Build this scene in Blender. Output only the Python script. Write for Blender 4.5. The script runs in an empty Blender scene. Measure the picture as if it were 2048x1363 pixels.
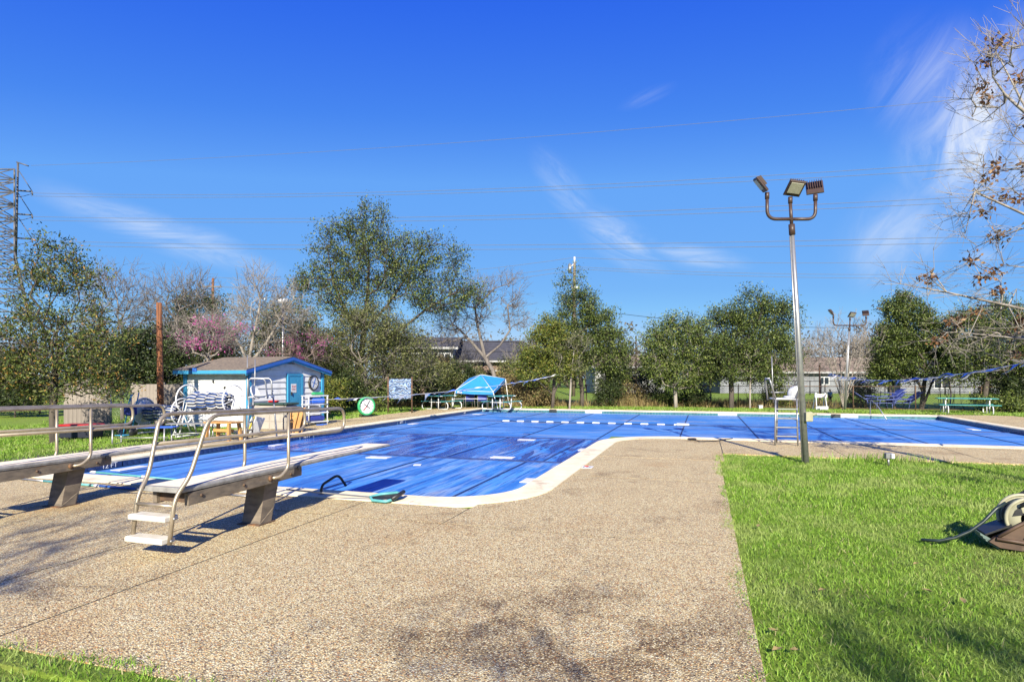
import bpy, math, random
import numpy as np
from mathutils import Vector, Matrix
random.seed(7); rng = np.random.default_rng(7)
R = math.radians; PI = math.pi
scene = bpy.context.scene

# ------------------------------------------------------------------ camera
EYE = 1.75; FPX = 1200.0; U0 = 1024.0; V0 = 755.0          # measured: focal length and horizon in photo pixels
YAW = math.atan((1405 - 1024) / FPX)                        # pool axis (+Y) lies right of the view axis
SA, CA = math.sin(YAW), math.cos(YAW)
cam = bpy.data.cameras.new('camera'); camo = bpy.data.objects.new('camera', cam)
scene.collection.objects.link(camo); scene.camera = camo
cam.sensor_width = 36; cam.lens = FPX / 2048 * 36
cam.shift_y = (V0 - 681.5) / 2048
cam.clip_start = 0.05; cam.clip_end = 3000
camo.location = (0, 0, EYE); camo.rotation_euler = (R(90), 0, YAW)

# ------------------------------------------------------------------ sky, sun, exposure
SUN_EL = R(30)
w = bpy.data.worlds.new('World'); scene.world = w; w.use_nodes = True
wn, wl = w.node_tree.nodes, w.node_tree.links
wn.clear()
def N(nt, typ, **kw):
    n = nt.nodes.new(typ)
    for k, v in kw.items():
        if k == 'inp':
            for i, val in v.items(): n.inputs[i].default_value = val
        else: setattr(n, k, v)
    return n
def mth(nt, op, a, b=None, clamp=False):
    n = nt.nodes.new('ShaderNodeMath'); n.operation = op; n.use_clamp = clamp
    for i, x in enumerate((a, b)):
        if x is None: continue
        if isinstance(x, (int, float)): n.inputs[i].default_value = x
        else: nt.links.new(x, n.inputs[i])
    return n.outputs[0]
def mixc(nt, fac, a, b, mode='MIX'):
    n = nt.nodes.new('ShaderNodeMix'); n.data_type = 'RGBA'; n.blend_type = mode
    for s, x in ((n.inputs[0], fac), (n.inputs[6], a), (n.inputs[7], b)):
        if isinstance(x, (int, float)): s.default_value = x
        elif isinstance(x, tuple): s.default_value = (*x[:3], 1)
        else: nt.links.new(x, s)
    return n.outputs[2]
def mrange(nt, x, a, b, c=0.0, d=1.0, smooth=True):
    n = nt.nodes.new('ShaderNodeMapRange'); n.interpolation_type = 'SMOOTHSTEP' if smooth else 'LINEAR'
    nt.links.new(x, n.inputs[0])
    for i, val in enumerate((a, b, c, d)): n.inputs[i + 1].default_value = val
    return n.outputs[0]
nt = w.node_tree
sky = N(nt, 'ShaderNodeTexSky'); sky.sky_type = 'NISHITA'; sky.sun_disc = False
sky.sun_elevation = SUN_EL; sky.sun_rotation = PI - YAW
sky.altitude = 0; sky.air_density = 0.8; sky.dust_density = 0.0; sky.ozone_density = 4.0
hsv = N(nt, 'ShaderNodeHueSaturation', inp={'Hue': 0.515, 'Saturation': 1.3, 'Value': 1.0})
wl.new(sky.outputs[0], hsv.inputs['Color'])
tc = N(nt, 'ShaderNodeTexCoord'); sp = N(nt, 'ShaderNodeSeparateXYZ'); wl.new(tc.outputs['Generated'], sp.inputs[0])
az = mth(nt, 'ARCTAN2', sp.outputs[0], sp.outputs[1]); el = mth(nt, 'ARCSINE', sp.outputs[2])
cv = N(nt, 'ShaderNodeCombineXYZ'); wl.new(az, cv.inputs[0]); wl.new(el, cv.inputs[1])
def ae(u, v):
    return (-YAW + math.atan((u - U0) / FPX), math.atan((V0 - v) / math.hypot(FPX, u - U0)))
cl = None
# thin cirrus streaks: ends, half width (rad), strength
for (p, q, hw, st, seed) in [((2140, 20), (1880, 430), .10, 1.25, 1), ((2060, 100), (1840, 330), .14, .6, 9), ((1900, 380), (1690, 560), .065, .5, 2),
        ((60, 370), (560, 545), .026, .62, 3), ((300, 440), (520, 520), .022, .4, 4), ((1070, 300), (1190, 450), .03, .38, 5),
        ((1150, 420), (1330, 540), .035, .62, 6), ((1290, 500), (1500, 530), .02, .6, 7), ((1240, 215), (1350, 170), .012, .2, 8), ((1920, 505), (2010, 512), .012, .35, 10),
        ((2500, -500), (2150, 60), .14, .8, 11)]:
    (a0, e0), (a1, e1) = ae(*p), ae(*q)
    ang = math.atan2(e1 - e0, a1 - a0); L = math.hypot(a1 - a0, e1 - e0) / 2
    mp = N(nt, 'ShaderNodeMapping'); mp.vector_type = 'TEXTURE'
    mp.inputs['Location'].default_value = ((a0 + a1) / 2, (e0 + e1) / 2, 0)
    mp.inputs['Rotation'].default_value = (0, 0, ang); mp.inputs['Scale'].default_value = (L * 1.25, hw * 1.25, 1)
    wl.new(cv.outputs[0], mp.inputs[0])
    ln = N(nt, 'ShaderNodeVectorMath', operation='LENGTH'); wl.new(mp.outputs[0], ln.inputs[0])
    fall = mrange(nt, ln.outputs['Value'], 1.0, 0.0)
    m2 = N(nt, 'ShaderNodeMapping'); m2.vector_type = 'TEXTURE'; m2.inputs['Rotation'].default_value = (0, 0, ang + .22); m2.inputs['Scale'].default_value = ((1 / 6, 1 / 15, 1) if hw > .05 else (1 / 6, 1 / 26, 1))
    m2.inputs['Location'].default_value = (seed * 3.1, seed * 1.7, seed)
    wl.new(cv.outputs[0], m2.inputs[0])
    ns = N(nt, 'ShaderNodeTexNoise', inp={'Scale': 1.0, 'Detail': 10.0, 'Roughness': .66, 'Distortion': 1.4}); wl.new(m2.outputs[0], ns.inputs['Vector'])
    den = mth(nt, 'MULTIPLY', mth(nt, 'MULTIPLY', fall, mrange(nt, ns.outputs[0], .25, .8)), st)
    cl = den if cl is None else mth(nt, 'MAXIMUM', cl, den)
cl = mth(nt, 'MINIMUM', cl, .92)
bg = N(nt, 'ShaderNodeBackground', inp={'Strength': 0.0697})
sc_ = N(nt, 'ShaderNodeSeparateColor'); wl.new(hsv.outputs[0], sc_.inputs[0])
tone = mth(nt, 'MULTIPLY', mth(nt, 'POWER', mth(nt, 'MULTIPLY', mth(nt, 'MAXIMUM', sc_.outputs[1], 1e-4), .16 / .114), .78), .138)
def lin8(*c): return tuple(((x / 255 + .055) / 1.055) ** 2.4 if x > 10 else x / 3294.6 for x in c)
cr = nt.nodes.new('ShaderNodeValToRGB'); els = cr.color_ramp.elements                    # colour response of the clear sky, measured from the photograph
for k_, (p_, c_) in enumerate(((.06, (30, 84, 222)), (.125, (40, 98, 234)), (.19, (72, 136, 241)), (.25, (103, 167, 248)), (.5, (122, 184, 249)), (.6, (134, 196, 251)), (1.0, (196, 224, 250)))):
    e_ = els[k_] if k_ < 2 else els.new(p_)
    e_.position = p_; e_.color = (*lin8(*c_), 1)
wl.new(tone, cr.inputs[0])
cc_ = N(nt, 'ShaderNodeVectorMath', operation='SCALE'); wl.new(cr.outputs[0], cc_.inputs[0]); cc_.inputs['Scale'].default_value = 1 / .16
skyc = mixc(nt, cl, cc_.outputs[0], (5.7, 6.0, 6.3))
wl.new(skyc, bg.inputs[0])
wo = N(nt, 'ShaderNodeOutputWorld'); wl.new(bg.outputs[0], wo.inputs[0])

sun = bpy.data.lights.new('sun', 'SUN'); sun.energy = 5.0; sun.angle = R(0.53); sun.color = (1.0, .93, .79)
suno = bpy.data.objects.new('sun', sun); scene.collection.objects.link(suno)
TR = Vector((-SA * math.cos(SUN_EL), CA * math.cos(SUN_EL), -math.sin(SUN_EL)))    # light travels away from the camera
suno.rotation_euler = TR.to_track_quat('-Z', 'Y').to_euler(); suno.location = (5, -20, 20)

scene.render.engine = 'CYCLES'
vs = scene.view_settings; vs.view_transform = 'Standard'; vs.look = 'None'; vs.gamma = 1; vs.use_curve_mapping = False
vs.exposure = 1.2
scene.cycles.max_bounces = 6; scene.cycles.transparent_max_bounces = 6

# ------------------------------------------------------------------ placing helpers: measured photo position + depth -> real place
def at(u, d, z=0.0):
    x = (u - U0) / FPX * d
    return Vector((x * CA - d * SA, x * SA + d * CA, z))
def Z(v, d): return EYE + (V0 - v) / FPX * d
def gp(u, v, z=0.0): return at(u, (EYE - z) * FPX / (v - V0), z)

# ------------------------------------------------------------------ object helpers
COL = scene.collection
def tag(o, label=None, cat=None, group=None, kind=None):
    if label: o['label'] = label
    if cat: o['category'] = cat
    if group: o['group'] = group
    if kind: o['kind'] = kind
    return o
def thing(name, loc, label, cat, group=None, rz=0.0):
    o = bpy.data.objects.new(name, None); COL.objects.link(o); o.empty_display_size = .2
    o.location = loc; o.rotation_euler = (0, 0, rz)
    return tag(o, label, cat, group)
def wloc(p):
    v = Vector((0, 0, 0))
    while p is not None: v = v + p.location; p = p.parent
    return v
def npmesh(name, co, faces, mat=None, smooth=False):
    """faces: list of (k,n) int arrays with n corners"""
    me = bpy.data.meshes.new(name)
    co = np.asarray(co, dtype=np.float32); me.vertices.add(len(co)); me.vertices.foreach_set('co', co.ravel())
    faces = [np.asarray(f, dtype=np.int32) for f in faces if len(f)]
    loops = np.concatenate([f.ravel() for f in faces]); tot = np.concatenate([np.full(len(f), f.shape[1], np.int32) for f in faces])
    st = np.zeros(len(tot), np.int32); st[1:] = np.cumsum(tot)[:-1]
    me.loops.add(len(loops)); me.loops.foreach_set('vertex_index', loops)
    me.polygons.add(len(tot)); me.polygons.foreach_set('loop_start', st)
    try: me.polygons.foreach_set('loop_total', tot)
    except Exception: pass
    if smooth: me.polygons.foreach_set('use_smooth', np.ones(len(tot), bool))
    if mat: me.materials.append(mat)
    me.update(calc_edges=True); me.validate()
    return me
def link(name, me, parent=None, loc=(0, 0, 0), rz=0.0):
    o = bpy.data.objects.new(name, me); COL.objects.link(o); o.location = loc; o.rotation_euler = (0, 0, rz)
    if parent is not None: o.parent = parent
    return o
def copy_tree(o, parent=None):
    c = o.copy(); COL.objects.link(c)
    if parent is not None: c.parent = parent
    for ch in list(o.children): copy_tree(ch, c)
    return c
class MB:
    def __init__(s): s.v = []; s.f = []; s.sm = []
    def add(s, vs, fs, smooth=False):
        b = len(s.v); s.v += [Vector(x) for x in vs]
        s.f += [tuple(i + b for i in f) for f in fs]; s.sm += [smooth] * len(fs); return s
    def box(s, c, size, rz=0.0, M=None, bev=0.0):
        x, y, z = (a / 2 for a in size)
        if bev > 0:
            b = min(bev, x * .9, y * .9, z * .9); vs = []
            for zz, ix in ((-z, b), (-z + b, 0), (z - b, 0), (z, b)):
                vs += [(-x + ix, -y + ix, zz), (x - ix, -y + ix, zz), (x - ix, y - ix, zz), (-x + ix, y - ix, zz)]
            fs = [(3, 2, 1, 0), (12, 13, 14, 15)]
            for k in range(3):
                for i in range(4): j = (i + 1) % 4; fs.append((k * 4 + i, k * 4 + j, k * 4 + 4 + j, k * 4 + 4 + i))
        else:
            vs = [(-x, -y, -z), (x, -y, -z), (x, y, -z), (-x, y, -z), (-x, -y, z), (x, -y, z), (x, y, z), (-x, y, z)]
            fs = [(3, 2, 1, 0), (4, 5, 6, 7), (0, 1, 5, 4), (1, 2, 6, 5), (2, 3, 7, 6), (3, 0, 4, 7)]
        m = M if M is not None else Matrix.Rotation(rz, 3, 'Z')
        return s.add([m @ Vector(p) + Vector(c) for p in vs], fs)
    def bx(s, a, b, bev=0.0):
        a, b = Vector(a), Vector(b)
        return s.box((a + b) / 2, [abs(t) for t in (b - a)], bev=bev)
    def bar(s, a, b, wd, th, up=(0, 0, 1), bev=0.0):
        a, b = Vector(a), Vector(b); d = (b - a); L = d.length; d.normalize(); up = Vector(up)
        sx = d.cross(up)
        if sx.length < 1e-4: sx = d.cross(Vector((1, 0, 0)))
        sx.normalize(); uz = sx.cross(d)
        M = Matrix((d, sx, uz)).transposed()
        return s.box((a + b) / 2, (L, wd, th), M=M, bev=bev)
    def tube(s, pts, r, n=8, caps=True, closed=False, smooth=True):
        pts = [Vector(p) for p in pts]; k = len(pts)
        rr = r if isinstance(r, (list, tuple)) else [r] * k
        vs = []; prev = None
        for i, p in enumerate(pts):
            if closed: t = pts[(i + 1) % k] - pts[i - 1]
            else: t = pts[min(i + 1, k - 1)] - pts[max(i - 1, 0)]
            t.normalize()
            if prev is None:
                a = Vector((0, 0, 1)) if abs(t.z) < .9 else Vector((1, 0, 0)); x = t.cross(a).normalized()
            else:
                x = prev - t * prev.dot(t)
                x = x.normalized() if x.length > 1e-6 else t.orthogonal().normalized()
            prev = x; y = t.cross(x)
            vs += [p + (x * math.cos(2 * PI * j / n) + y * math.sin(2 * PI * j / n)) * rr[i] for j in range(n)]
        fs = []
        for i in range(k if closed else k - 1):
            i2 = (i + 1) % k
            for j in range(n): j2 = (j + 1) % n; fs.append((i * n + j, i * n + j2, i2 * n + j2, i2 * n + j))
        s.add(vs, fs, smooth)
        if caps and not closed:
            b = len(s.v) - len(vs)
            s.f += [tuple(b + j for j in reversed(range(n))), tuple(b + (k - 1) * n + j for j in range(n))]; s.sm += [False, False]
        return s
    def prism(s, poly, z0, z1):
        n = len(poly); vs = [(x, y, z0) for x, y in poly] + [(x, y, z1) for x, y in poly]
        fs = [tuple(reversed(range(n))), tuple(range(n, 2 * n))] + [(i, (i + 1) % n, n + (i + 1) % n, n + i) for i in range(n)]
        return s.add(vs, fs)
    def slab(s, poly3, off):
        """extrude a 3D polygon by vector off"""
        n = len(poly3); o = Vector(off); vs = [Vector(p) for p in poly3] + [Vector(p) + o for p in poly3]
        fs = [tuple(reversed(range(n))), tuple(range(n, 2 * n))] + [(i, (i + 1) % n, n + (i + 1) % n, n + i) for i in range(n)]
        return s.add(vs, fs)
    def lathe(s, c, axis, prof, n=20, smooth=True):
        ax = Vector(axis).normalized(); x = ax.orthogonal().normalized(); y = ax.cross(x); c = Vector(c); k = len(prof); vs = []
        for (r, h) in prof:
            vs += [c + ax * h + (x * math.cos(2 * PI * j / n) + y * math.sin(2 * PI * j / n)) * max(r, 1e-4) for j in range(n)]
        fs = [(i * n + j, i * n + (j + 1) % n, (i + 1) * n + (j + 1) % n, (i + 1) * n + j) for i in range(k - 1) for j in range(n)]
        return s.add(vs, fs, smooth)
    def ring(s, c, axis, Rr, r, n=28, m=6):
        ax = Vector(axis).normalized(); x = ax.orthogonal().normalized(); y = ax.cross(x); c = Vector(c)
        return s.tube([c + (x * math.cos(2 * PI * j / n) + y * math.sin(2 * PI * j / n)) * Rr for j in range(n)], r, m, closed=True)
    def mesh(s, name, mat, org=Vector((0, 0, 0))):
        me = bpy.data.meshes.new(name); me.from_pydata([tuple(p - org) for p in s.v], [], s.f)
        if any(s.sm): me.polygons.foreach_set('use_smooth', s.sm)
        if mat: me.materials.append(mat)
        me.update(); return me
    def build(s, name, mat, parent=None):
        o = wloc(parent) if parent is not None else Vector((0, 0, 0))
        return link(name, s.mesh(name, mat, o), parent)
def arc(pts_ctrl, rad, n=6):
    """round the corners of a polyline"""
    P = [Vector(p) for p in pts_ctrl]; out = [P[0]]
    for i in range(1, len(P) - 1):
        a, b, c = P[i - 1], P[i], P[i + 1]; r = min(rad, (a - b).length * .48, (c - b).length * .48)
        p = b + (a - b).normalized() * r; q = b + (c - b).normalized() * r
        for k in range(n + 1): t = k / n; out.append(p * (1 - t) ** 2 + b * 2 * t * (1 - t) + q * t * t)
    out.append(P[-1]); return out
def text_mesh(name, txt, size, mat, depth=.004):
    cu = bpy.data.curves.new(name, 'FONT'); cu.body = txt; cu.size = size; cu.align_x = 'CENTER'; cu.align_y = 'CENTER'; cu.extrude = depth / 2
    o = bpy.data.objects.new(name, cu); COL.objects.link(o)
    bpy.context.view_layer.update()
    me = bpy.data.meshes.new_from_object(o.evaluated_get(bpy.context.evaluated_depsgraph_get()))
    bpy.data.objects.remove(o); me.name = name; me.materials.clear(); me.materials.append(mat); return me

# ------------------------------------------------------------------ materials
def base_mat(name):
    m = bpy.data.materials.new(name); m.use_nodes = True; t = m.node_tree
    return m, t, t.nodes['Principled BSDF'], t.nodes['Material Output']
def vec(t, space='Object', scale=(1, 1, 1)):
    c = t.nodes.new('ShaderNodeTexCoord') if space != 'World' else t.nodes.new('ShaderNodeNewGeometry')
    mp = t.nodes.new('ShaderNodeMapping'); mp.inputs['Scale'].default_value = scale
    t.links.new(c.outputs['Position' if space == 'World' else space], mp.inputs[0]); return mp.outputs[0]
def noise(t, v, scale, detail=4, rough=.55, dist=0.0):
    n = N(t, 'ShaderNodeTexNoise', inp={'Scale': scale, 'Detail': float(detail), 'Roughness': rough, 'Distortion': dist}); t.links.new(v, n.inputs['Vector']); return n
def ramp(t, x, stops, interp='LINEAR'):
    r = t.nodes.new('ShaderNodeValToRGB'); r.color_ramp.interpolation = interp; e = r.color_ramp.elements
    while len(e) < len(stops): e.new(.5)
    for i, (p, c) in enumerate(stops): e[i].position = p; e[i].color = (*c, 1)
    t.links.new(x, r.inputs[0]); return r.outputs[0]
def bump(t, bsdf, h, strength=.3, dist=.01):
    b = N(t, 'ShaderNodeBump', inp={'Strength': strength, 'Distance': dist}); t.links.new(h, b.inputs['Height']); t.links.new(b.outputs[0], bsdf.inputs['Normal'])
ALB = .74                                                            # overall reflectance level of painted and natural surfaces
def alb(t, col): return mixc(t, 1.0, col, (ALB, ALB, ALB), 'MULTIPLY')
def M(name, c1, c2=None, sc=4.0, rough=.6, metal=0.0, bmp=.15, stretch=(1, 1, 1), lo=.35, hi=.7, spec=.4, c3=None, sc3=1.0, lo3=.55, hi3=.7, space='Object'):
    m, t, b, o = base_mat(name); v = vec(t, space, stretch); n = noise(t, v, sc, 6, .6)
    if c2 is None: c2 = tuple(x * .78 for x in c1)
    col = mixc(t, mrange(t, n.outputs[0], lo, hi), c1, c2)
    if c3 is not None:
        n3 = noise(t, v, sc3, 5, .65, .3); col = mixc(t, mrange(t, n3.outputs[0], lo3, hi3), col, c3)
    t.links.new(alb(t, col), b.inputs['Base Color'])
    rr = mrange(t, n.outputs[0], .2, .8, max(rough - .1, .03), min(rough + .12, 1), False); t.links.new(rr, b.inputs['Roughness'])
    b.inputs['Metallic'].default_value = metal; b.inputs['Specular IOR Level'].default_value = spec
    if bmp: n2 = noise(t, v, sc * 9, 3); bump(t, b, n2.outputs[0], bmp, .004)
    return m
def leafmat(name, stops, trans=.22, rough=.55, spec=.3, patch=None):
    m, t, b, o = base_mat(name); g = t.nodes.new('ShaderNodeNewGeometry')
    c = ramp(t, g.outputs['Random Per Island'], stops, 'CONSTANT' if len(stops) > 6 else 'LINEAR')
    if patch:
        v = vec(t, 'World'); pn = noise(t, v, 1.1, 5, .62, .4); c = mixc(t, mrange(t, pn.outputs[0], .45, .64, 0, .75), c, patch)
        pn2 = noise(t, v, .45, 4, .6); c = mixc(t, mrange(t, pn2.outputs[0], .5, .7, 0, .45), c, (.10, .20, .02))
    c = alb(t, c)
    t.links.new(c, b.inputs['Base Color']); b.inputs['Roughness'].default_value = rough; b.inputs['Specular IOR Level'].default_value = spec
    tr = t.nodes.new('ShaderNodeBsdfTranslucent'); t.links.new(c, tr.inputs[0])
    mx = t.nodes.new('ShaderNodeMixShader'); mx.inputs[0].default_value = trans
    t.links.new(b.outputs[0], mx.inputs[1]); t.links.new(tr.outputs[0], mx.inputs[2]); t.links.new(mx.outputs[0], o.inputs[0]); return m

def deck_mat():
    m, t, b, o = base_mat('exposed_aggregate'); v = vec(t, 'World')
    vo = N(t, 'ShaderNodeTexVoronoi', inp={'Scale': 92.0, 'Randomness': 1.0}); t.links.new(v, vo.inputs['Vector'])
    s = N(t, 'ShaderNodeSeparateColor'); t.links.new(vo.outputs['Color'], s.inputs[0])
    peb = ramp(t, s.outputs[0], [(0, (.09, .06, .035)), (.09, (.64, .49, .25)), (.27, (.80, .67, .41)), (.42, (.56, .38, .17)), (.55, (.88, .78, .54)), (.68, (.70, .52, .26)), (.80, (.58, .28, .10)), (.88, (.34, .26, .17)), (.94, (.80, .68, .42))], 'CONSTANT')
    gap = mrange(t, vo.outputs['Distance'], .36, .66)
    col = mixc(t, mth(t, 'MULTIPLY', gap, .75), peb, (.23, .165, .11))
    big = noise(t, v, .55, 6, .62, .4); col = mixc(t, mrange(t, big.outputs[0], .52, .78, 0, .55), col, (.72, .52, .34), 'MULTIPLY')
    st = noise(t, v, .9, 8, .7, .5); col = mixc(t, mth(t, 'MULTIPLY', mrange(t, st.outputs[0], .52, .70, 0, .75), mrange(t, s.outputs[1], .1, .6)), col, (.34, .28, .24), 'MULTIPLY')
    n2 = noise(t, v, 7, 5, .65); col = mixc(t, mrange(t, n2.outputs[0], .5, .75, 0, .3), col, (.5, .45, .4), 'MULTIPLY')
    # brown dirt and tree shade painted into the near deck colour, broken by noise
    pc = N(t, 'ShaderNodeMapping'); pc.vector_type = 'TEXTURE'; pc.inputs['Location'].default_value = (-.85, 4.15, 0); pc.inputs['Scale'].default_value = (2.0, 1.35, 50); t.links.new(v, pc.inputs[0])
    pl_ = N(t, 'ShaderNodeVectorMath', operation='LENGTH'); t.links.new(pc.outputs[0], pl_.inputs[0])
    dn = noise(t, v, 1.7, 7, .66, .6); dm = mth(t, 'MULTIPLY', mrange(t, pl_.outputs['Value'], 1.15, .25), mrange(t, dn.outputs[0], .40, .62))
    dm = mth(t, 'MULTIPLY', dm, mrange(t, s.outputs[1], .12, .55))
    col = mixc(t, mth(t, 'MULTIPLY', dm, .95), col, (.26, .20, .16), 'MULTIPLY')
    col = mixc(t, 1.0, col, (ALB * 1.21, ALB * 1.25, ALB * 1.16), 'MULTIPLY')
    t.links.new(col, b.inputs['Base Color']); b.inputs['Roughness'].default_value = .75; b.inputs['Specular IOR Level'].default_value = .3
    inv = mth(t, 'SUBTRACT', 1.0, vo.outputs['Distance']); bump(t, b, inv, .8, .008); return m
def lawn_mat():
    m, t, b, o = base_mat('lawn'); v = vec(t, 'World')
    n1 = noise(t, v, 35, 6, .7); col = ramp(t, n1.outputs[0], [(.25, (.07, .12, .014)), (.5, (.20, .30, .035)), (.75, (.34, .44, .08))])
    n2 = noise(t, v, .5, 6, .6, .3); col = mixc(t, mrange(t, n2.outputs[0], .48, .68, 0, .6), col, (.27, .24, .09))
    n3 = noise(t, v, .05, 4); col = mixc(t, mrange(t, n3.outputs[0], .4, .7, 0, .5), col, (.24, .37, .04))
    t.links.new(alb(t, col), b.inputs['Base Color']); b.inputs['Roughness'].default_value = .85; b.inputs['Specular IOR Level'].default_value = .15
    bump(t, b, n1.outputs[0], .9, .03); return m
def cover_mat(name, along, wet):
    m, t, b, o = base_mat(name); Y = along == 'Y'
    v = vec(t, 'World', (1.0, .06, 1) if Y else (.06, 1.0, 1)); w0 = vec(t, 'World')
    n1 = noise(t, v, 3.4, 7, .66, .3); n2 = noise(t, v, 9.0, 6, .68, .2); n3 = noise(t, v, 2.0, 6, .62, .2)
    col = mixc(t, mrange(t, n1.outputs[0], .38, .60), (.018, .14, .52), (.07, .30, .76))
    patchy = mrange(t, noise(t, w0, .30, 5, .6).outputs[0], .36, .60)
    dust = mth(t, 'MULTIPLY', mrange(t, n2.outputs[0], .44, .66), patchy)
    col = mixc(t, mth(t, 'MULTIPLY', dust, .85), col, (.30, .46, .72))
    tan = mth(t, 'MULTIPLY', mrange(t, n3.outputs[0], .52, .66), mrange(t, noise(t, w0, .45, 4).outputs[0], .45, .65))
    col = mixc(t, mth(t, 'MULTIPLY', tan, .75), col, (.52, .48, .44))
    line = noise(t, v, 16, 4, .6); col = mixc(t, mrange(t, line.outputs[0], .56, .64, 0, .75), col, (.012, .07, .33))
    wn_ = noise(t, vec(t, 'World', (1.5, .16, 1) if Y else (.25, 1.2, 1)), 1.5, 9, .70, 1.2)
    lo, hi = {0: (.72, .80), 1: (.46, .53), 2: (.56, .63)}[wet]
    wm = mrange(t, wn_.outputs[0], lo, hi)
    col = mixc(t, mth(t, 'MULTIPLY', wm, .9), col, (.008, .07, .50))
    t.links.new(alb(t, col), b.inputs['Base Color'])
    t.links.new(mrange(t, wm, 0, 1, .5, .12, False), b.inputs['Roughness']); b.inputs['Specular IOR Level'].default_value = .4
    hb = mth(t, 'ADD', n1.outputs[0], mth(t, 'MULTIPLY', n2.outputs[0], .35))
    bump(t, b, hb, .45, .035); return m

mats = {}
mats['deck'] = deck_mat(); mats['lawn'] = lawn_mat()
mats['joint'] = M('deck_joint', (.05, .045, .035), (.09, .08, .05), 12, .95)
mats['coping'] = M('coping_stone', (.95, .84, .60), (.82, .70, .48), 3, .75, bmp=.3, spec=.2, c3=(.60, .48, .33), sc3=1.4, space='World')
mats['cover_y'] = cover_mat('cover_sheet_long', 'Y', 0); mats['cover_wet'] = cover_mat('cover_sheet_wet', 'Y', 1); mats['cover_x'] = cover_mat('cover_sheet_cross', 'X', 0); mats['cover_xw'] = cover_mat('cover_sheet_cross_wet', 'X', 2)
mats['seam'] = M('cover_seam', (.012, .03, .12), (.02, .05, .2), 8, .6)
mats['shell'] = M('pool_plaster', (.30, .42, .50), None, 3, .6)
mats['tile_navy'] = M('tile_navy', (.018, .035, .11), (.03, .06, .18), 6, .2, bmp=0)
mats['tile_aqua'] = M('tile_aqua', (.06, .20, .22), (.03, .11, .14), 6, .25, bmp=0)
mats['white'] = M('white_paint', (.78, .78, .77), (.66, .66, .64), 3, .5)
mats['white_pl'] = M('white_plastic', (.72, .73, .74), (.6, .6, .6), 5, .4, bmp=.05)
mats['black'] = M('black_plastic', (.02, .02, .022), (.035, .035, .035), 9, .45)
mats['steel'] = M('brushed_steel', (.48, .40, .29), (.33, .27, .19), 7, .36, .55, .1, c3=(.22, .12, .055), sc3=3.5, lo3=.62, hi3=.8)
mats['alu'] = M('galvanised', (.46, .46, .45), (.33, .33, .33), 14, .42, .7, .1)
mats['rust'] = M('rusty_steel', (.17, .105, .065), (.09, .06, .045), 6, .8, .25, .4, c3=(.36, .16, .05), sc3=4)
mats['stand'] = M('weathered_stand', (.25, .20, .145), (.12, .10, .08), 5, .75, .1, .4, (1, 1, 3), c3=(.22, .12, .05), sc3=3)
mats['board'] = M('board_sand_finish', (.95, .84, .65), (.82, .71, .53), 30, .85, 0, .3, spec=.15, c3=(.42, .34, .24), sc3=4, lo3=.52, hi3=.75)
mats['board_edge'] = M('board_edge', (.34, .33, .31), (.20, .19, .18), 8, .5)
mats['bronze'] = M('bronze_paint', (.075, .045, .034), (.05, .03, .024), 6, .45)
mats['led'] = M('led_lens', (.55, .53, .42), (.45, .43, .33), 30, .25, bmp=0)
mats['woodpole'] = M('pole_wood', (.30, .115, .045), (.09, .035, .018), 22, .85, 0, .6, (1, 1, .07), c3=(.26, .2, .15), sc3=9, lo3=.58, hi3=.7)
mats['greywood'] = M('weathered_board', (.34, .29, .24), (.20, .17, .145), 5, .9, 0, .5, (1, 1, .1))
mats['pine'] = M('pine_wood', (.55, .30, .10), (.42, .21, .06), 6, .6, 0, .2, (1, 1, .2))
mats['siding'] = M('siding_paint', (.90, .89, .86), (.78, .77, .74), 3, .65, bmp=.2, spec=.2, c3=(.62, .60, .56), sc3=1.5, lo3=.55, hi3=.75)
mats['blue_trim'] = M('blue_trim', (.055, .33, .56), (.04, .26, .47), 3, .5)
mats['cobalt'] = M('cobalt_trim', (.035, .14, .50), (.03, .11, .4), 3, .5)
mats['shingle'] = M('shingle', (.24, .19, .145), (.12, .098, .08), 9, .95, 0, .6, (1, 3, 1))
mats['bluevinyl'] = M('blue_canopy', (.03, .27, .72), (.025, .22, .62), 3, .5)
mats['flag_blue'] = M('flag_blue', (.03, .11, .55), (.05, .17, .6), 6, .5); mats['flag_white'] = M('flag_white', (.70, .70, .72), (.5, .5, .55), 6, .5)
mats['teal'] = M('teal_coating', (.07, .36, .33), (.06, .28, .27), 5, .5)
mats['aqua'] = M('aqua_plastic', (.13, .42, .42), (.08, .3, .31), 5, .4)
mats['navy'] = M('navy_mesh', (.02, .035, .22), (.03, .05, .3), 14, .7)
mats['red'] = M('red_plastic', (.55, .03, .025), (.4, .02, .02), 5, .4)
mats['green'] = M('green_plastic', (.05, .42, .16), (.04, .32, .12), 5, .4)
mats['beige'] = M('beige_resin', (.44, .40, .34), (.37, .33, .28), 4, .55)
mats['darkgreen'] = M('green_lid', (.045, .085, .065), (.03, .06, .045), 4, .6)
mats['brown_pl'] = M('brown_resin', (.115, .068, .042), (.075, .045, .03), 6, .6, bmp=.25, c3=(.22, .17, .11), sc3=5, lo3=.6, hi3=.8)
mats['cream_pl'] = M('cream_resin', (.42, .40, .27), (.30, .29, .19), 6, .5)
mats['hose'] = M('hose_rubber', (.015, .028, .025), (.03, .045, .04), 9, .4)
mats['greygreen'] = M('grey_green_resin', (.16, .22, .19), (.11, .16, .14), 6, .5)
mats['yellow'] = M('yellow_foam', (.62, .52, .08), (.5, .4, .06), 5, .6)
mats['bark'] = M('bark', (.11, .09, .07), (.05, .04, .033), 6, .95, 0, .6, (1, 1, .25), c3=(.20, .18, .15), sc3=2)
mats['bark_pale'] = M('bark_pale', (.36, .32, .27), (.20, .17, .14), 5, .9, 0, .5, (1, 1, .3))
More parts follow.
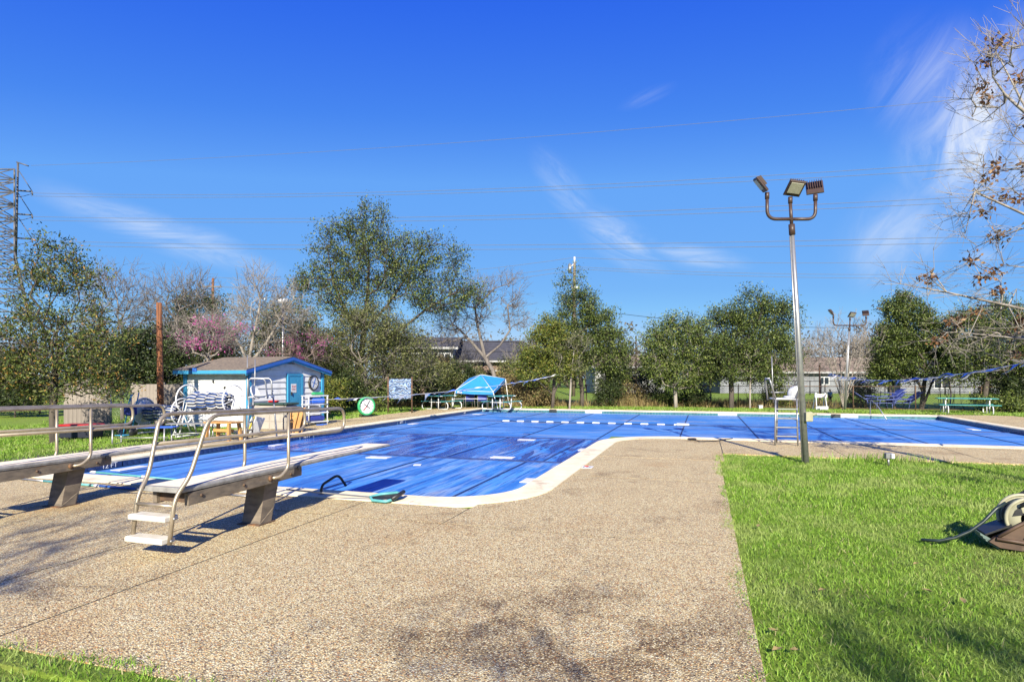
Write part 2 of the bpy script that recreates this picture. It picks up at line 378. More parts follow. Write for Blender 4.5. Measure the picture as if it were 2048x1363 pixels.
mats['bark_grey'] = M('bark_grey', (.24, .21, .18), (.13, .11, .095), 5, .9, 0, .5, (1, 1, .3))
mats['bark_red'] = M('bark_red', (.26, .19, .17), (.14, .10, .09), 5, .9)
mats['wire'] = M('wire_alu', (.27, .29, .34), (.22, .24, .28), 2, .5, .3, 0); mats['cable'] = M('cable_black', (.015, .015, .017), None, 2, .6, 0, 0)
mats['tower'] = M('tower_steel', (.16, .155, .16), (.10, .10, .105), 1, .6, .4, 0)
mats['housewhite'] = M('house_siding', (.46, .46, .45), (.36, .36, .36), 1, .7); mats['housebrick'] = M('house_brick', (.26, .18, .14), (.18, .12, .095), 3, .9)
mats['housegrey'] = M('house_grey', (.24, .25, .27), (.17, .18, .2), 1.5, .8); mats['roof_dark'] = M('roof_dark', (.065, .065, .078), (.04, .04, .05), 3, .95); mats['roof_tan'] = M('roof_tan', (.30, .22, .16), (.22, .16, .12), 1.5, .95)
mats['glass'] = M('window_glass', (.02, .03, .04), (.03, .045, .06), .6, .08, bmp=0)
mats['skin'] = M('skin', (.42, .26, .18), None, 5, .6); mats['shirt'] = M('pale_teal_shirt', (.45, .66, .62), None, 5, .8); mats['trousers'] = M('dark_trousers', (.03, .03, .04), None, 5, .9)
G = lambda *c: list(c)
mats['leaf_oak'] = leafmat('leaf_live_oak', [(0, (.022, .035, .010)), (.3, (.065, .10, .020)), (.6, (.13, .185, .032)), (.85, (.23, .28, .05)), (1, (.34, .36, .13))])
mats['leaf_oak_b'] = leafmat('leaf_live_oak_grey', [(0, (.020, .028, .010)), (.3, (.065, .082, .024)), (.6, (.13, .15, .042)), (.88, (.22, .235, .07)), (1, (.32, .31, .14))])
mats['leaf_oak_d'] = leafmat('leaf_oak_dark', [(0, (.014, .024, .008)), (.3, (.042, .068, .014)), (.62, (.10, .145, .026)), (.88, (.20, .25, .05)), (1, (.32, .35, .12))])
mats['leaf_bright'] = leafmat('leaf_yellow_green', [(0, (.04, .06, .012)), (.3, (.10, .14, .022)), (.65, (.18, .21, .03)), (.9, (.26, .26, .045)), (1, (.30, .22, .06))])
mats['leaf_dark'] = leafmat('leaf_dark_evergreen', [(0, (.015, .026, .009)), (.5, (.035, .058, .016)), (.85, (.075, .105, .025)), (1, (.14, .17, .05))])
mats['leaf_autumn'] = leafmat('leaf_green_orange', [(0, (.018, .03, .010)), (.35, (.06, .095, .020)), (.65, (.14, .18, .035)), (.88, (.25, .26, .06)), (.95, (.36, .22, .05)), (1, (.46, .22, .06))])
mats['leaf_brown'] = leafmat('leaf_brown_dry', [(0, (.12, .055, .025)), (.4, (.24, .11, .045)), (.75, (.36, .19, .08)), (1, (.42, .28, .15))], .3)
mats['pink'] = leafmat('redbud_blossom', [(0, (.42, .05, .24)), (.6, (.70, .12, .44)), (1, (.85, .28, .6))], .3)
mats['leaf_dry'] = leafmat('dry_leaf', [(0, (.16, .11, .05)), (.5, (.32, .24, .10)), (.8, (.42, .33, .15)), (1, (.18, .19, .05))], .25)
mats['grass'] = leafmat('grass_blade', [(0, (.07, .15, .012)), (.3, (.18, .34, .028)), (.7, (.31, .53, .055)), (.92, (.43, .60, .11)), (.97, (.52, .50, .2)), (1, (.55, .46, .26))], .35, .5, patch=(.42, .50, .15))

# ================================================================== the setting
XL, XR, YN, YM, YF, XI = -12.0, 10.3, 8.0, 18.38, 32.2, -2.74      # inner (water side) edges of the L-shaped pool
CW = .50                                                             # coping width
def quarter(cx, cy, r, a0, a1, n=10): return [(cx + r * math.cos(a0 + (a1 - a0) * k / n), cy + r * math.sin(a0 + (a1 - a0) * k / n)) for k in range(n + 1)]
RP, RD = 1.15, 1.65
def pool_path(off):
    """pool outline moved outward by off; convex near corner and re-entrant corner are rounded"""
    rp = RP + off; rd = RD - off + .48 - .0
    p = [(XL - off, YN - off)]
    p += quarter(XI - RP, YN + RP, rp, -PI / 2, 0)                    # convex corner
    p += quarter(XI + RD + .48, YM - RD - .48, RD + .48 - off, PI, PI / 2)  # re-entrant corner
    p += [(XR + off, YM - off), (XR + off, YF + off), (XL - off, YF + off)]
    return p
# ground: one sheet with the pool opening left out
xs = [-900, -60, XL - .25, XI + .1, XR + .25, 60, 900]; ys = [-300, -30, YN - .25, YM - .1, YF + .25, 70, 1500]
co = [(x, y, -.035) for y in ys for x in xs]; fs = []
for j in range(6):
    for i in range(6):
        if (j in (3,) and i in (2, 3)) or (j == 2 and i == 2): continue
        a = j * 7 + i; fs.append((a, a + 1, a + 8, a + 7))
g = link('ground', npmesh('ground', co, [np.array(fs)], mats['lawn'])); tag(g, kind='structure')

# deck of exposed aggregate: slabs with open joints over a dark bed
deck = thing('pool_deck', (0, 0, 0), None, None); tag(deck, kind='structure')
O = CW
near, inner, mid, left, right, far = YN - O, XI + O, YM - O, XL - .32, XR + .32, YF + .32
def rect(x0, x1, y0, y1): return [(x0, y0), (x1, y0), (x1, y1), (x0, y1)]
slabs = []
gx = .011
for x0, x1 in ((-13.8, -11.3), (-11.3, -8.6), (-8.6, -5.75), (-5.75, -4.55), (-4.55, -2.98)):
    for y0, y1 in ((2.72, 6.62), (6.62, near)): slabs.append(rect(x0 + gx, x1 - gx, y0 + gx, y1 - gx))
slabs.append(rect(-2.98 - .004, .35, 2.72, 6.62 - gx))
# slab around the convex pool corner
q = [(x, y) for x, y in quarter(XI - RP, YN + RP, RP + O, -PI / 2, 0)]
q = [p for p in q if p[0] > -2.98 + gx]
slabs.append([(-2.98 + .002, 6.62 + gx), (.35, 6.62 + gx), (.35, 10.62 - gx), (inner, 10.62 - gx)] + q[::-1] + [(-2.98 + gx, q[0][1])])
slabs.append(rect(inner, .35, 10.62 + gx, 13.4 - gx))
q2 = quarter(XI + RD + .48, YM - RD - .48, RD + .48 - O, PI, PI / 2)
slabs.append([(inner, 13.4 + gx), (.45 - gx, 13.4 + gx), (.45 - gx, mid)] + q2[::-1])
for x0, x1 in ((.45, 3.05), (3.05, 5.7), (5.7, 8.3), (8.3, right), (right, 13.6)):
    slabs.append(rect(x0 + gx, x1 - gx, 14.75, mid))
for y0, y1 in ((mid, 22.5), (22.5, 26.8), (26.8, 31.0), (31.0, far + .75)): slabs.append(rect(right, 13.6, y0 + gx, y1 - gx))
for k in range(8): slabs.append(rect(XL - .3 + k * 2.82 + gx, XL - .3 + (k + 1) * 2.82 - gx, far, far + .75))
yy = [near + .0, 11.2, 14.0, 16.9, 19.7, 22.6, 25.5, 28.4, 31.2, 33.2]
for y0, y1 in zip(yy[:-1], yy[1:]): slabs.append(rect(-13.75 if y0 < 14 else -14.45, left, y0 + gx, y1 - gx))
slabs.append(rect(-15.0, -14.45 - gx, 15.6, 21.8))
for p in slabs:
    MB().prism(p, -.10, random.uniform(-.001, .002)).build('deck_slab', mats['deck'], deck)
bed = MB()
for r_ in (rect(-13.78, .33, 2.75, near), rect(inner + .05, .33, near, 14.7), rect(-.2, 13.58, 14.80, mid - .05), rect(right + .02, 13.58, mid, far + .7), rect(-12.2, 10.6, far + .02, far + .72), rect(-14.4, left - .02, near, 33.1)):
    bed.prism(r_, -.2, -.003)
bed.build('joint_bed', mats['joint'], deck)
MB().prism(rect(-13.8, .35, 2.56, 2.715), -.2, -.001).build('soil_edge', mats['lawn'], deck)

# coping: a kerb of separate stones round the pool
cop = thing('pool_coping', (0, 0, 0), None, None); tag(cop, kind='structure')
def resample(path, step, closed=True):
    P = [Vector((*p, 0)) for p in path]; out = []
    for i in range(len(P)):
        a, b = P[i], P[(i + 1) % len(P)]; L = (b - a).length; n = max(1, int(L / step))
        out += [a + (b - a) * k / n for k in range(n)]
    return out
def coping_run(inner_pts, outer_pts, per):
    k = 0; n = len(inner_pts)
    while k < n - 1:
        e = min(k + per, n - 1); m = MB(); z0, z1 = -.075, .018
        I = [Vector((*p, 0)) for p in inner_pts[k:e + 1]]; Q = [Vector((*p, 0)) for p in outer_pts[k:e + 1]]
        def trim(L):
            if len(L) > 1:
                L[0] = L[0] + (L[1] - L[0]).normalized() * .004; L[-1] = L[-1] + (L[-2] - L[-1]).normalized() * .004
        trim(I); trim(Q); c = len(I); vs = []
        for a, b in zip(I, Q):
            d = (b - a).normalized()
            vs += [a - d * .02 + Vector((0, 0, z0 + .03)), a - d * .03 + Vector((0, 0, z1 - .025)), a + Vector((0, 0, z1)), b + Vector((0, 0, z1 - .006)), b + Vector((0, 0, z0))]
        f = [(i * 5 + j, i * 5 + j + 1, i * 5 + j + 6, i * 5 + j + 5) for i in range(c - 1) for j in range(4)]
        f += [(0, 1, 2, 3, 4), tuple((c - 1) * 5 + j for j in (4, 3, 2, 1, 0))]
        m.add(vs, f); m.build('coping_stone', mats['coping'], cop); k = e
def lin(a, b, n): return [(a[0] + (b[0] - a[0]) * k / n, a[1] + (b[1] - a[1]) * k / n) for k in range(n + 1)]
o = CW; s_ = .32
coping_run(lin((XL, YN), (XI - RP, YN), 5), lin((XL - s_, YN - o), (XI - RP, YN - o), 5), 1)
coping_run(quarter(XI - RP, YN + RP, RP, -PI / 2, 0), quarter(XI - RP, YN + RP, RP + o, -PI / 2, 0), 5)
coping_run(lin((XI, YN + RP), (XI, YM - RD - .48), 3), lin((XI + o, YN + RP), (XI + o, YM - RD - .48), 3), 1)
coping_run(quarter(XI + RD + .48, YM - RD - .48, RD + .48, PI, PI / 2), quarter(XI + RD + .48, YM - RD - .48, RD + .48 - o, PI, PI / 2), 5)
coping_run(lin((XI + RD + .48, YM), (XR, YM), 4), lin((XI + RD + .48, YM - o), (XR + s_, YM - o), 4), 1)
coping_run(lin((XR, YM), (XR, YF), 6), lin((XR + s_, YM - o), (XR + s_, YF + s_), 6), 1)
coping_run(lin((XR, YF), (XL, YF), 9), lin((XR + s_, YF + s_), (XL - s_, YF + s_), 9), 1)
coping_run(lin((XL, YF), (XL, YN), 9), lin((XL - s_, YF + s_), (XL - s_, YN - o), 9), 1)

# pool shell
shell = MB(); pp = pool_path(0.0); n = len(pp)
shell.add([(x, y, -.05) for x, y in pp] + [(x, y, -1.5) for x, y in pp], [(i, (i + 1) % n, n + (i + 1) % n, n + i) for i in range(n)] + [tuple(range(n, 2 * n))])
tag(shell.build('pool_shell', mats['shell']), kind='structure')

# waterline tiles (left wall one by one, the far ones joined), depth numbers
ZC = -.18
tl = thing('waterline_tiles', (0, 0, 0), None, None); tag(tl, kind='structure')
tm = MB().box((0, 0, 0), (.012, .140, .115), bev=.004).mesh('tile', mats['tile_navy'])
k = 0; y = YN + .1; marks = {9.55: '12 FT', 16.2: '10 FT', 22.5: '6 FT', 29.5: '4 FT'}
while y < YF - .1:
    if not any(m0 - .33 < y < m0 + .33 for m0 in marks): link('tile', tm, tl, (XL + .008, y, ZC + .070))
    y += .15
for m0, txt in marks.items():
    pl = MB().box((XL + .008, m0, ZC + .070), (.012, .62, .12), bev=.004).build('depth_tile', mats['tile_navy'], tl)
    te = link('depth_number', text_mesh('depth_number', txt, .15, mats['white']), tl, (XL + .017, m0, ZC + .070)); te.rotation_euler = (R(90), 0, R(90)); te.parent = pl
mb = MB(); x = XL + .12
while x < XR: mb.box((x, YF - .008, ZC + .07), (.14, .012, .11), bev=.004); x += .15
tag(mb.build('tile_row', mats['tile_aqua'], tl), kind='stuff')
mb = MB(); y = YM + .12
while y < YF: mb.box((XR - .008, y, ZC + .070), (.012, .14, .115), bev=.004); y += .15
tag(mb.build('tile_row', mats['tile_navy'], tl), kind='stuff')
for x0, txt in ((-5.6, '3 1/2 FT'), (1.2, '3 1/2 FT'), (6.6, '3 1/2 FT')):
    pl = MB().box((x0, YF - .012, ZC + .10), (.9, .016, .15), bev=.004).build('depth_tile', mats['white'], tl)
    te = link('depth_number', text_mesh('depth_number', txt, .15, mats['black']), pl, (x0, YF - .022, ZC + .10)); te.rotation_euler = (R(90), 0, 0)

# ------------------------------------------------------------------ pool cover: sheets joined at seams
mats['patch'] = M('cover_patch', (.78, .78, .80), (.6, .62, .7), 3, .6)
cover = thing('pool_cover', (0, 0, ZC), 'wide blue sheet cover with dark seams floating on the whole pool', 'pool cover')
def clip(poly, x0, x1, y0, y1):
    def half(P, f, g):
        out = []
        for i in range(len(P)):
            a, b = P[i], P[(i + 1) % len(P)]; fa, fb = f(a), f(b)
            if fa >= 0: out.append(a)
            if (fa > 0) != (fb > 0) and fa != fb:
                t = fa / (fa - fb); out.append((a[0] + (b[0] - a[0]) * t, a[1] + (b[1] - a[1]) * t))
        return out
    for f in (lambda p: p[0] - x0, lambda p: x1 - p[0], lambda p: p[1] - y0, lambda p: y1 - p[1]):
        poly = half(poly, f, None)
        if len(poly) < 3: return []
    out = []
    for p in poly:
        if not out or math.hypot(p[0] - out[-1][0], p[1] - out[-1][1]) > 1e-3: out.append(p)
    return out
inside = pool_path(-.02)
rows = [(YN, 13.25, [XL, -11.2, -8.75, -6.3, -3.85, XI + .1], 'cover_y'), (13.25, 18.45, [XL, -10.9, -8.4, -5.95, -3.5, XI + 2.3], 'cover_wet'),
        (18.45, 25.2, [XL, -10.75, -8.3, -5.6, -3.15, -.7, 1.7, 4.05, 6.3, 8.8, XR], 'cover_x'), (25.2, YF, [XL, -10.75, -8.3, -5.6, -3.15, -.7, 1.7, 4.05, 6.5, 8.9, XR], 'cover_x')]
for ri, (y0, y1, xx, mk) in enumerate(rows):
    for x0, x1 in zip(xx[:-1], xx[1:]):
        p = clip(inside, x0 + .012, x1 - .012, y0 + .012, y1 - .012)
        if len(p) >= 3:
            mk2 = 'cover_xw' if (mk == 'cover_x' and x1 < -5) else mk
            MB().prism(p, ZC - .015, ZC + random.uniform(-.002, .003)).build('cover_sheet', mats[mk2], cover)
for ri, (y0, y1, xx, mk) in enumerate(rows):
    for x0 in xx[1:-1]:
        if x0 > XI and y1 < 18.5: continue
        MB().bx((x0 - .022, y0 + .03, ZC - .02), (x0 + .022, y1 - .03, ZC + .012)).build('seam', mats['seam'], cover)
for yv, xa, xb in ((13.25, XL + .03, XI - .03), (18.45, XL + .03, -1.0), (25.2, XL + .03, XR - .03)):
    MB().tube([(xa + (xb - xa) * k / 40, yv + random.uniform(-.012, .012), ZC + .006) for k in range(41)], .03, 6).build('seam', mats['seam'], cover)
for (px, py, sx, sy, rz) in ((-7.46, 12.85, .62, .34, .05), (-4.6, 13.75, .62, .34, .02), (-3.08, 10.8, .30, .55, 0), (-3.02, 15.9, .30, .5, 0), (-5.2, 17.9, .6, .3, 0), (-6.0, 12.0, .18, .2, .3), (-11.6, 9.7, .3, .8, 0), (-11.6, 14.3, .25, .5, 0), (-11.5, 22.6, .3, .6, 0), (-11.3, 29.6, .5, .5, 0), (9.6, 26.5, .3, .8, 0)):
    MB().box((px, py, ZC + .010), (sx * .9, sy * .85, .014), rz, bev=.004).build('patch', mats['patch'], cover)
# row of white floats
ln = thing('float_line', (-4.5, 24.95, ZC), 'row of white rectangular floats on a rope across the blue cover', 'float line')
MB().tube([(-8.4 + 8.2 * k / 30, 24.97 + .015 * math.sin(k), ZC + .035) for k in range(31)], .012, 5).build('rope', mats['cable'], ln)
for k in range(12): MB().box((-8.2 + k * .66, 24.97, ZC + .045), (.31, .10, .06), random.uniform(-.06, .06), bev=.02).build('float', mats['patch'], ln)
MB().box((-.75, 24.95, ZC + .065), (.5, .22, .09), 0, bev=.03).build('float', mats['white_pl'], ln)

# ------------------------------------------------------------------ grass (nobody could count it)
def blades(name, pts, h, wd, mat, lean=.6):
    n = len(pts); P = np.asarray(pts); a = rng.uniform(0, 2 * PI, n); hh = h * rng.uniform(.45, 1.25, n); ww = wd * rng.uniform(.7, 1.3, n)
    ld = rng.uniform(0, 2 * PI, n); lm = hh * lean * rng.uniform(.1, 1.3, n)
    sx = np.stack([np.cos(a), np.sin(a), 0 * a], 1) * ww[:, None] * .5; lv = np.stack([np.cos(ld), np.sin(ld), 0 * a], 1) * lm[:, None]
    up = np.stack([0 * a, 0 * a, hh], 1)
    v = np.stack([P - sx, P + sx, P + sx * .8 + up * .55 + lv * .35, P - sx * .8 + up * .55 + lv * .35, P + up * .95 + lv], 1).reshape(-1, 3)
    b = np.arange(n)[:, None] * 5
    me = npmesh(name, v, [b + np.array([[0, 1, 2, 3]]), b + np.array([[3, 2, 4]])], mat)
    return link(name, me)
def scatter(x0, x1, y0, y1, dens, keep=None):
    n = int((x1 - x0) * (y1 - y0) * dens); p = np.stack([rng.uniform(x0, x1, n), rng.uniform(y0, y1, n), np.full(n, -.035)], 1)
    cx = p[:, 0] * CA + p[:, 1] * SA; d = -p[:, 0] * SA + p[:, 1] * CA
    ok = (d > 2.2) & (np.abs(cx) < d * .98 + 1.2)
    if keep is not None: ok &= keep(p)
    return p[ok]
edge = lambda y: .36 + .05 * np.sin(y * 3.1) + .04 * np.sin(y * 9.7) - (.10 + .12 * np.maximum(0, np.sin(y * 1.7 + .8 * np.sin(y * 4.3)))) * rng.random(len(y)) ** 2.5
ptsA = scatter(.2, 9.5, 1.5, 9.0, 2600, lambda p: p[:, 0] > edge(p[:, 1]))
ptsB = scatter(.2, 14.0, 9.0, 14.85, 1500, lambda p: (p[:, 0] > edge(p[:, 1])) & (p[:, 1] < 14.68 + .06 * np.sin(p[:, 0] * 4) + .03 * np.sin(p[:, 0] * 11)))
for q_ in (ptsA, ptsB): q_[q_[:, 0] < .36, 2] = -.012
ptsC = scatter(-8, .4, .8, 2.95, 2600, lambda p: p[:, 1] < 2.74 + .05 * np.sin(p[:, 0] * 5) + .03 * np.sin(p[:, 0] * 13) + .12 * rng.random(len(p)) ** 3)
ptsC[ptsC[:, 1] > 2.55, 2] = -.004
tag(blades('lawn_grass', np.concatenate([ptsA, ptsC]), .044, .0060, mats['grass'], 1.05), 'short green lawn grass growing beside the aggregate deck', 'grass', kind='stuff')
tag(blades('lawn_grass', ptsB, .06, .009, mats['grass'], .9), 'green lawn grass around the base of the near light pole', 'grass', kind='stuff')
ptsD = scatter(-24, -13.6, 7, 17.0, 520, lambda p: ~((p[:, 0] > -15.1) & (p[:, 1] > 15.5)) & (p[:, 0] < -13.78))
ptsE = np.concatenate([scatter(-25, -14.5, 17, 36, 120), scatter(-14.5, 14, 33.3, 36.5, 300), scatter(13.6, 19, 18, 36, 160)])
tag(blades('lawn_grass', ptsD, .085, .016, mats['grass'], .8), 'lawn grass left of the pool in front of the shed', 'grass', kind='stuff')
tag(blades('lawn_grass', ptsE, .12, .03, mats['grass'], .8), 'strip of lawn grass between far pool edge and trees', 'grass', kind='stuff')
# taller weeds where the lawn meets the far deck strip
wp = [at(random.gauss(1790, 70), random.uniform(12.4, 13.3), -.03) for _ in range(900)]
tag(blades('edge_weeds', [tuple(p) for p in wp if p.y < 14.7], .20, .012, mats['grass'], .6), 'taller weeds at lawn edge around the small grey outlet box', 'weeds', kind='stuff')

# ================================================================== vegetation
def unit(v): return v / np.maximum(np.linalg.norm(v, axis=-1, keepdims=True), 1e-9)
def frustums(P0, P1, r0, r1, n):
    d = unit(P1 - P0); a = np.where(np.abs(d[:, 2:3]) < .9, np.array([[0, 0, 1.]]), np.array([[1., 0, 0]]))
    x = unit(np.cross(d, a)); y = np.cross(d, x); E = len(P0); vs = []
    for P, r in ((P0, r0), (P1, r1)):
        for j in range(n):
            vs.append(P + (x * math.cos(2 * PI * j / n) + y * math.sin(2 * PI * j / n)) * r[:, None])
    v = np.stack(vs, 1).reshape(-1, 3); b = np.arange(E)[:, None] * 2 * n
    f = np.concatenate([b + np.array([[j, (j + 1) % n, n + (j + 1) % n, n + j]]) for j in range(n)])
    return v, f
def grow(trunk, attr, alpha=.35, jit=.12, seg=.7):
    """trunk: list of chains [(pts, parent index)]; attractors joined one by one to the cheapest node"""
    nodes = []; par = []; plen = []
    for chain in trunk:
        p = chain[1]
        for q in chain[0]:
            q = np.array(q, float); nodes.append(q); par.append(p)
            plen.append(0 if p < 0 else plen[p] + np.linalg.norm(q - nodes[p])); p = len(nodes) - 1
    A = np.asarray(attr, float); best = np.full(len(A), 1e9); bj = np.zeros(len(A), int); done = np.zeros(len(A), bool)
    def relax(j):
        c = np.linalg.norm(A - nodes[j], axis=1) + alpha * plen[j]
        up = c < best; best[up] = c[up]; bj[up] = j
    start = trunk[0][2] if len(trunk[0]) > 2 else 1
    for j in range(start, len(nodes)): relax(j)
    for _ in range(len(A)):
        i = int(np.argmin(np.where(done, 1e12, best))); done[i] = True; j = int(bj[i]); a = nodes[j]; b = A[i]; L = np.linalg.norm(b - a); k = max(1, int(L / seg)); p = j
        for s in range(1, k + 1):
            q = a + (b - a) * s / k
            if s < k: q = q + rng.normal(0, jit * L / k, 3) + np.array([0, 0, .06 * L * math.sin(PI * s / k)])
            nodes.append(q); par.append(p); plen.append(plen[p] + np.linalg.norm(q - nodes[p])); p = len(nodes) - 1; relax(p)
    return np.array(nodes), np.array(par)
def radii(nodes, par, tip, ex, rmax):
    n = len(nodes); cnt = np.zeros(n); nch = np.bincount(par[par >= 0], minlength=n); cnt[nch == 0] = 1
    for i in range(n - 1, 0, -1):
        if par[i] >= 0: cnt[par[i]] += cnt[i]
    return np.minimum(tip * np.power(np.maximum(cnt, 1), ex), rmax), nch == 0, cnt
def leaves(centers, n, sig, L, W, mat_dummy=None, droop=0.0, zsq=.8):
    idx = rng.integers(0, len(centers), n); c = centers[idx] + rng.normal(0, 1, (n, 3)) * np.array([sig, sig, sig * zsq])
    d = unit(rng.normal(0, 1, (n, 3)) + np.array([0, 0, -droop])); s = unit(np.cross(d, rng.normal(0, 1, (n, 3)))); nn = np.cross(d, s)
    l = L * rng.uniform(.6, 1.3, (n, 1)); wv = W * rng.uniform(.7, 1.2, (n, 1))
    v = np.stack([c, c + d * l * .5 + s * wv * .5 + nn * wv * .15, c + d * l, c + d * l * .5 - s * wv * .5 + nn * wv * .15], 1).reshape(-1, 3)
    b = np.arange(n)[:, None] * 4
    return v, b + np.array([[0, 1, 2, 3]])
def crown(lobes, d, k=.8):
    """lobes: centre and half sizes in photo pixels at depth d -> 3D ellipsoids (world centre, rx, ry, rz)"""
    out = []
    for l in lobes:
        u, v, ru, rv = l[:4]; dd = d + (l[4] if len(l) > 4 else 0); s = dd / FPX
        out.append((np.array(at(u, dd, Z(v, dd))), ru * s, (ru + rv) * .5 * k * s, rv * s))
    return out
def sample(lobes, n, shell=.45):
    vol = np.array([a * b * c for _, a, b, c in lobes]) ** .8; w = vol / vol.sum(); idx = rng.choice(len(lobes), n, p=w); out = np.zeros((n, 3))
    dirs = unit(rng.normal(0, 1, (n, 3))); r = rng.uniform(shell ** 3, 1, n) ** (1 / 3)
    for i in range(n):
        c, a, b, h = lobes[idx[i]]; q = dirs[i] * r[i]; x, y = q[0] * a, q[1] * b
        out[i] = c + np.array([x * CA - y * SA, x * SA + y * CA, q[2] * h])
    return out
def tree(name, label, cat, group, trunk_pts, lobes, n_nodes, n_leaf, leafm, barkm, leaf=(.12, .06), sig=.22, tip=.012, ex=.5, rmax=.3, alpha=.35, twigs=0, twig_len=.5, twig_up=.5, seg=.7, start=1, shell=.45, jit=.12, leaf2=None, droop=.0, zmin=None, side=None):
    trunks = trunk_pts if isinstance(trunk_pts[0][0], list) else [(trunk_pts, -1, start)]
    attr = sample(lobes, n_nodes, shell)
    if zmin is not None: attr[:, 2] = np.maximum(attr[:, 2], zmin + rng.uniform(0, .3, n_nodes))
    nodes, par = grow(trunks, attr, alpha, jit, seg)
    base = Vector(nodes[0]); base.z = max(base.z, -.03); rr, tips, cnt = radii(nodes, par, tip, ex, rmax)
    root = thing(name, base, label, cat, group); o = np.array(base)
    e = np.where(par >= 0)[0]
    thick = e[rr[e] > tip * 3.2]; thin = e[rr[e] <= tip * 3.2]
    V = []; F = []; off = 0
    for ids, n in ((thick, 7), (thin, 4)):
        if not len(ids): continue
        p = par[ids]; v, f = frustums(nodes[p], nodes[ids], np.minimum(rr[p], rr[ids] * 1.35 + .004), rr[ids], n); V.append(v); F.append(f + off); off += len(v)
    link('trunk', npmesh('trunk', np.concatenate(V) - o, [np.concatenate(F)], barkm, True), root)
    if twigs:
        src = np.where(cnt <= 6)[0]; P0 = np.repeat(nodes[src], twigs, 0); m = len(P0); cen = nodes.mean(0)
        d0 = unit(P0 - cen) * .6 + rng.normal(0, .6, (m, 3)) + np.array([0, 0, twig_up]); d0 = unit(d0)
        Ls = twig_len * rng.uniform(.4, 1.2, (m, 1)); Pm = P0 + d0 * Ls * .5; d1 = unit(d0 + rng.normal(0, .28, (m, 3))); P1 = Pm + d1 * Ls * .5
        t1 = np.full(m, tip * .75); t2 = np.full(m, tip * .55); t3 = np.full(m, tip * .35)
        v1, f1 = frustums(P0, Pm, t1, t2, 3); v2, f2 = frustums(Pm, P1, t2, t3, 3)
        S = np.concatenate([Pm, Pm]); dd = unit(np.concatenate([d0, d0]) + rng.normal(0, .55, (2 * m, 3))); E = S + dd * np.concatenate([Ls, Ls]) * rng.uniform(.3, .6, (2 * m, 1))
        v3, f3 = frustums(S, E, np.full(2 * m, tip * .5), np.full(2 * m, tip * .3), 3)
        tw = link('twigs', npmesh('twigs', np.concatenate([v1, v2, v3]) - o, [np.concatenate([f1, f2 + len(v1), f3 + len(v1) + len(v2)])], barkm), root); tag(tw, kind='stuff')
    if n_leaf:
        n_leaf = int(n_leaf * (3.4 if leaf[0] > .12 else 2.2)); leaf = (leaf[0] * .78, leaf[1] * .74) if leaf[0] > .12 else leaf
        c = nodes[np.where(cnt <= 3)[0]]
        if twigs: c = np.concatenate([c, c, P1, Pm[::2]])
        c = c[c[:, 2] > base.z + .25]; sig *= .72
        v, f = leaves(c, n_leaf, sig, *leaf, droop=droop); v[:, 2] = np.maximum(v[:, 2], -.02)
        link('crown', npmesh('crown', v - o, [f], leafm), root)
    if leaf2:
        n2, m2, sz, name2, sg = leaf2; c = nodes[np.where(cnt <= 3)[0]]
        c = c[rng.choice(len(c), max(3, len(c) // 5), replace=False)]
        v, f = leaves(c, n2, sg, *sz); link(name2, npmesh(name2, v - o, [f], m2), root)
    return root
def tk(d, *pts): return [tuple(at(u, d + (p[0] if p else 0), Z(v, d) if v < 9999 else -.05)) for u, v, *p in pts]
GB = 'oaks along the back fence'
def gz(d): return V0 + EYE * FPX / d + 2

# --- left side
tree('evergreen_tree', 'leafy tree with orange tinged leaves in front of grey wooden fence, far left', 'tree', None, tk(16.3, (107, 886), (106, 840), (108, 780), (112, 720), (115, 640)),
     crown([(115, 585, 85, 95), (60, 700, 95, 75), (175, 710, 75, 80), (110, 760, 125, 40), (20, 730, 60, 60), (210, 780, 50, 30)], 16.3), 360, 10500, mats['leaf_autumn'], mats['bark'], (.10, .034), .17, .008, .5, .13, twigs=2, twig_len=.4, start=2)
tree('bare_tree', 'tall leafless grey tree behind the orange tinged leafy tree', 'tree', 'bare trees behind the shed', tk(25, (245, gz(25)), (243, 760), (240, 680), (235, 620)),
     crown([(235, 610, 60, 75), (210, 660, 50, 60), (280, 640, 40, 60)], 25), 160, 0, None, mats['bark_grey'], tip=.011, ex=.48, rmax=.16, twigs=4, twig_len=.9)
tree('bare_tree', 'leafless tree rising just left of the brown timber pole', 'tree', 'bare trees behind the shed', tk(27, (335, gz(27)), (335, 740), (345, 680), (352, 640)),
     crown([(350, 610, 60, 60), (330, 640, 60, 50), (395, 600, 35, 50)], 27), 150, 0, None, mats['bark_grey'], tip=.011, ex=.48, rmax=.15, twigs=4, twig_len=.9)
tree('evergreen_shrub', 'dark evergreen bush behind the grey fence near brown timber pole', 'shrub', None, tk(24, (285, gz(24)), (285, 780), (288, 740)),
     crown([(285, 715, 60, 55), (250, 745, 45, 40), (340, 740, 45, 45)], 24), 150, 5200, mats['leaf_dark'], mats['bark'], (.14, .07), .24, rmax=.1, twigs=1)
tree('evergreen_tree', 'dark round evergreen behind shed beside the crossarm utility pole', 'tree', None, tk(31, (395, gz(31)), (396, 760), (398, 700), (400, 650)),
     crown([(400, 640, 55, 58), (365, 680, 50, 55), (440, 690, 40, 50)], 31), 170, 5200, mats['leaf_dark'], mats['bark'], (.16, .08), .28, rmax=.16, twigs=1)
tree('redbud_tree', 'leafless redbud with pink blossom above the shed roof', 'tree', None, tk(24.5, (430, gz(24.5)), (428, 780), (420, 740), (415, 715)),
     crown([(405, 675, 65, 38), (360, 690, 45, 30), (450, 665, 45, 40)], 24.5), 150, 0, None, mats['bark_pale'], tip=.010, ex=.48, rmax=.11, twigs=4, twig_len=.7, leaf2=(1500, mats['pink'], (.06, .045), 'blossom', .16))
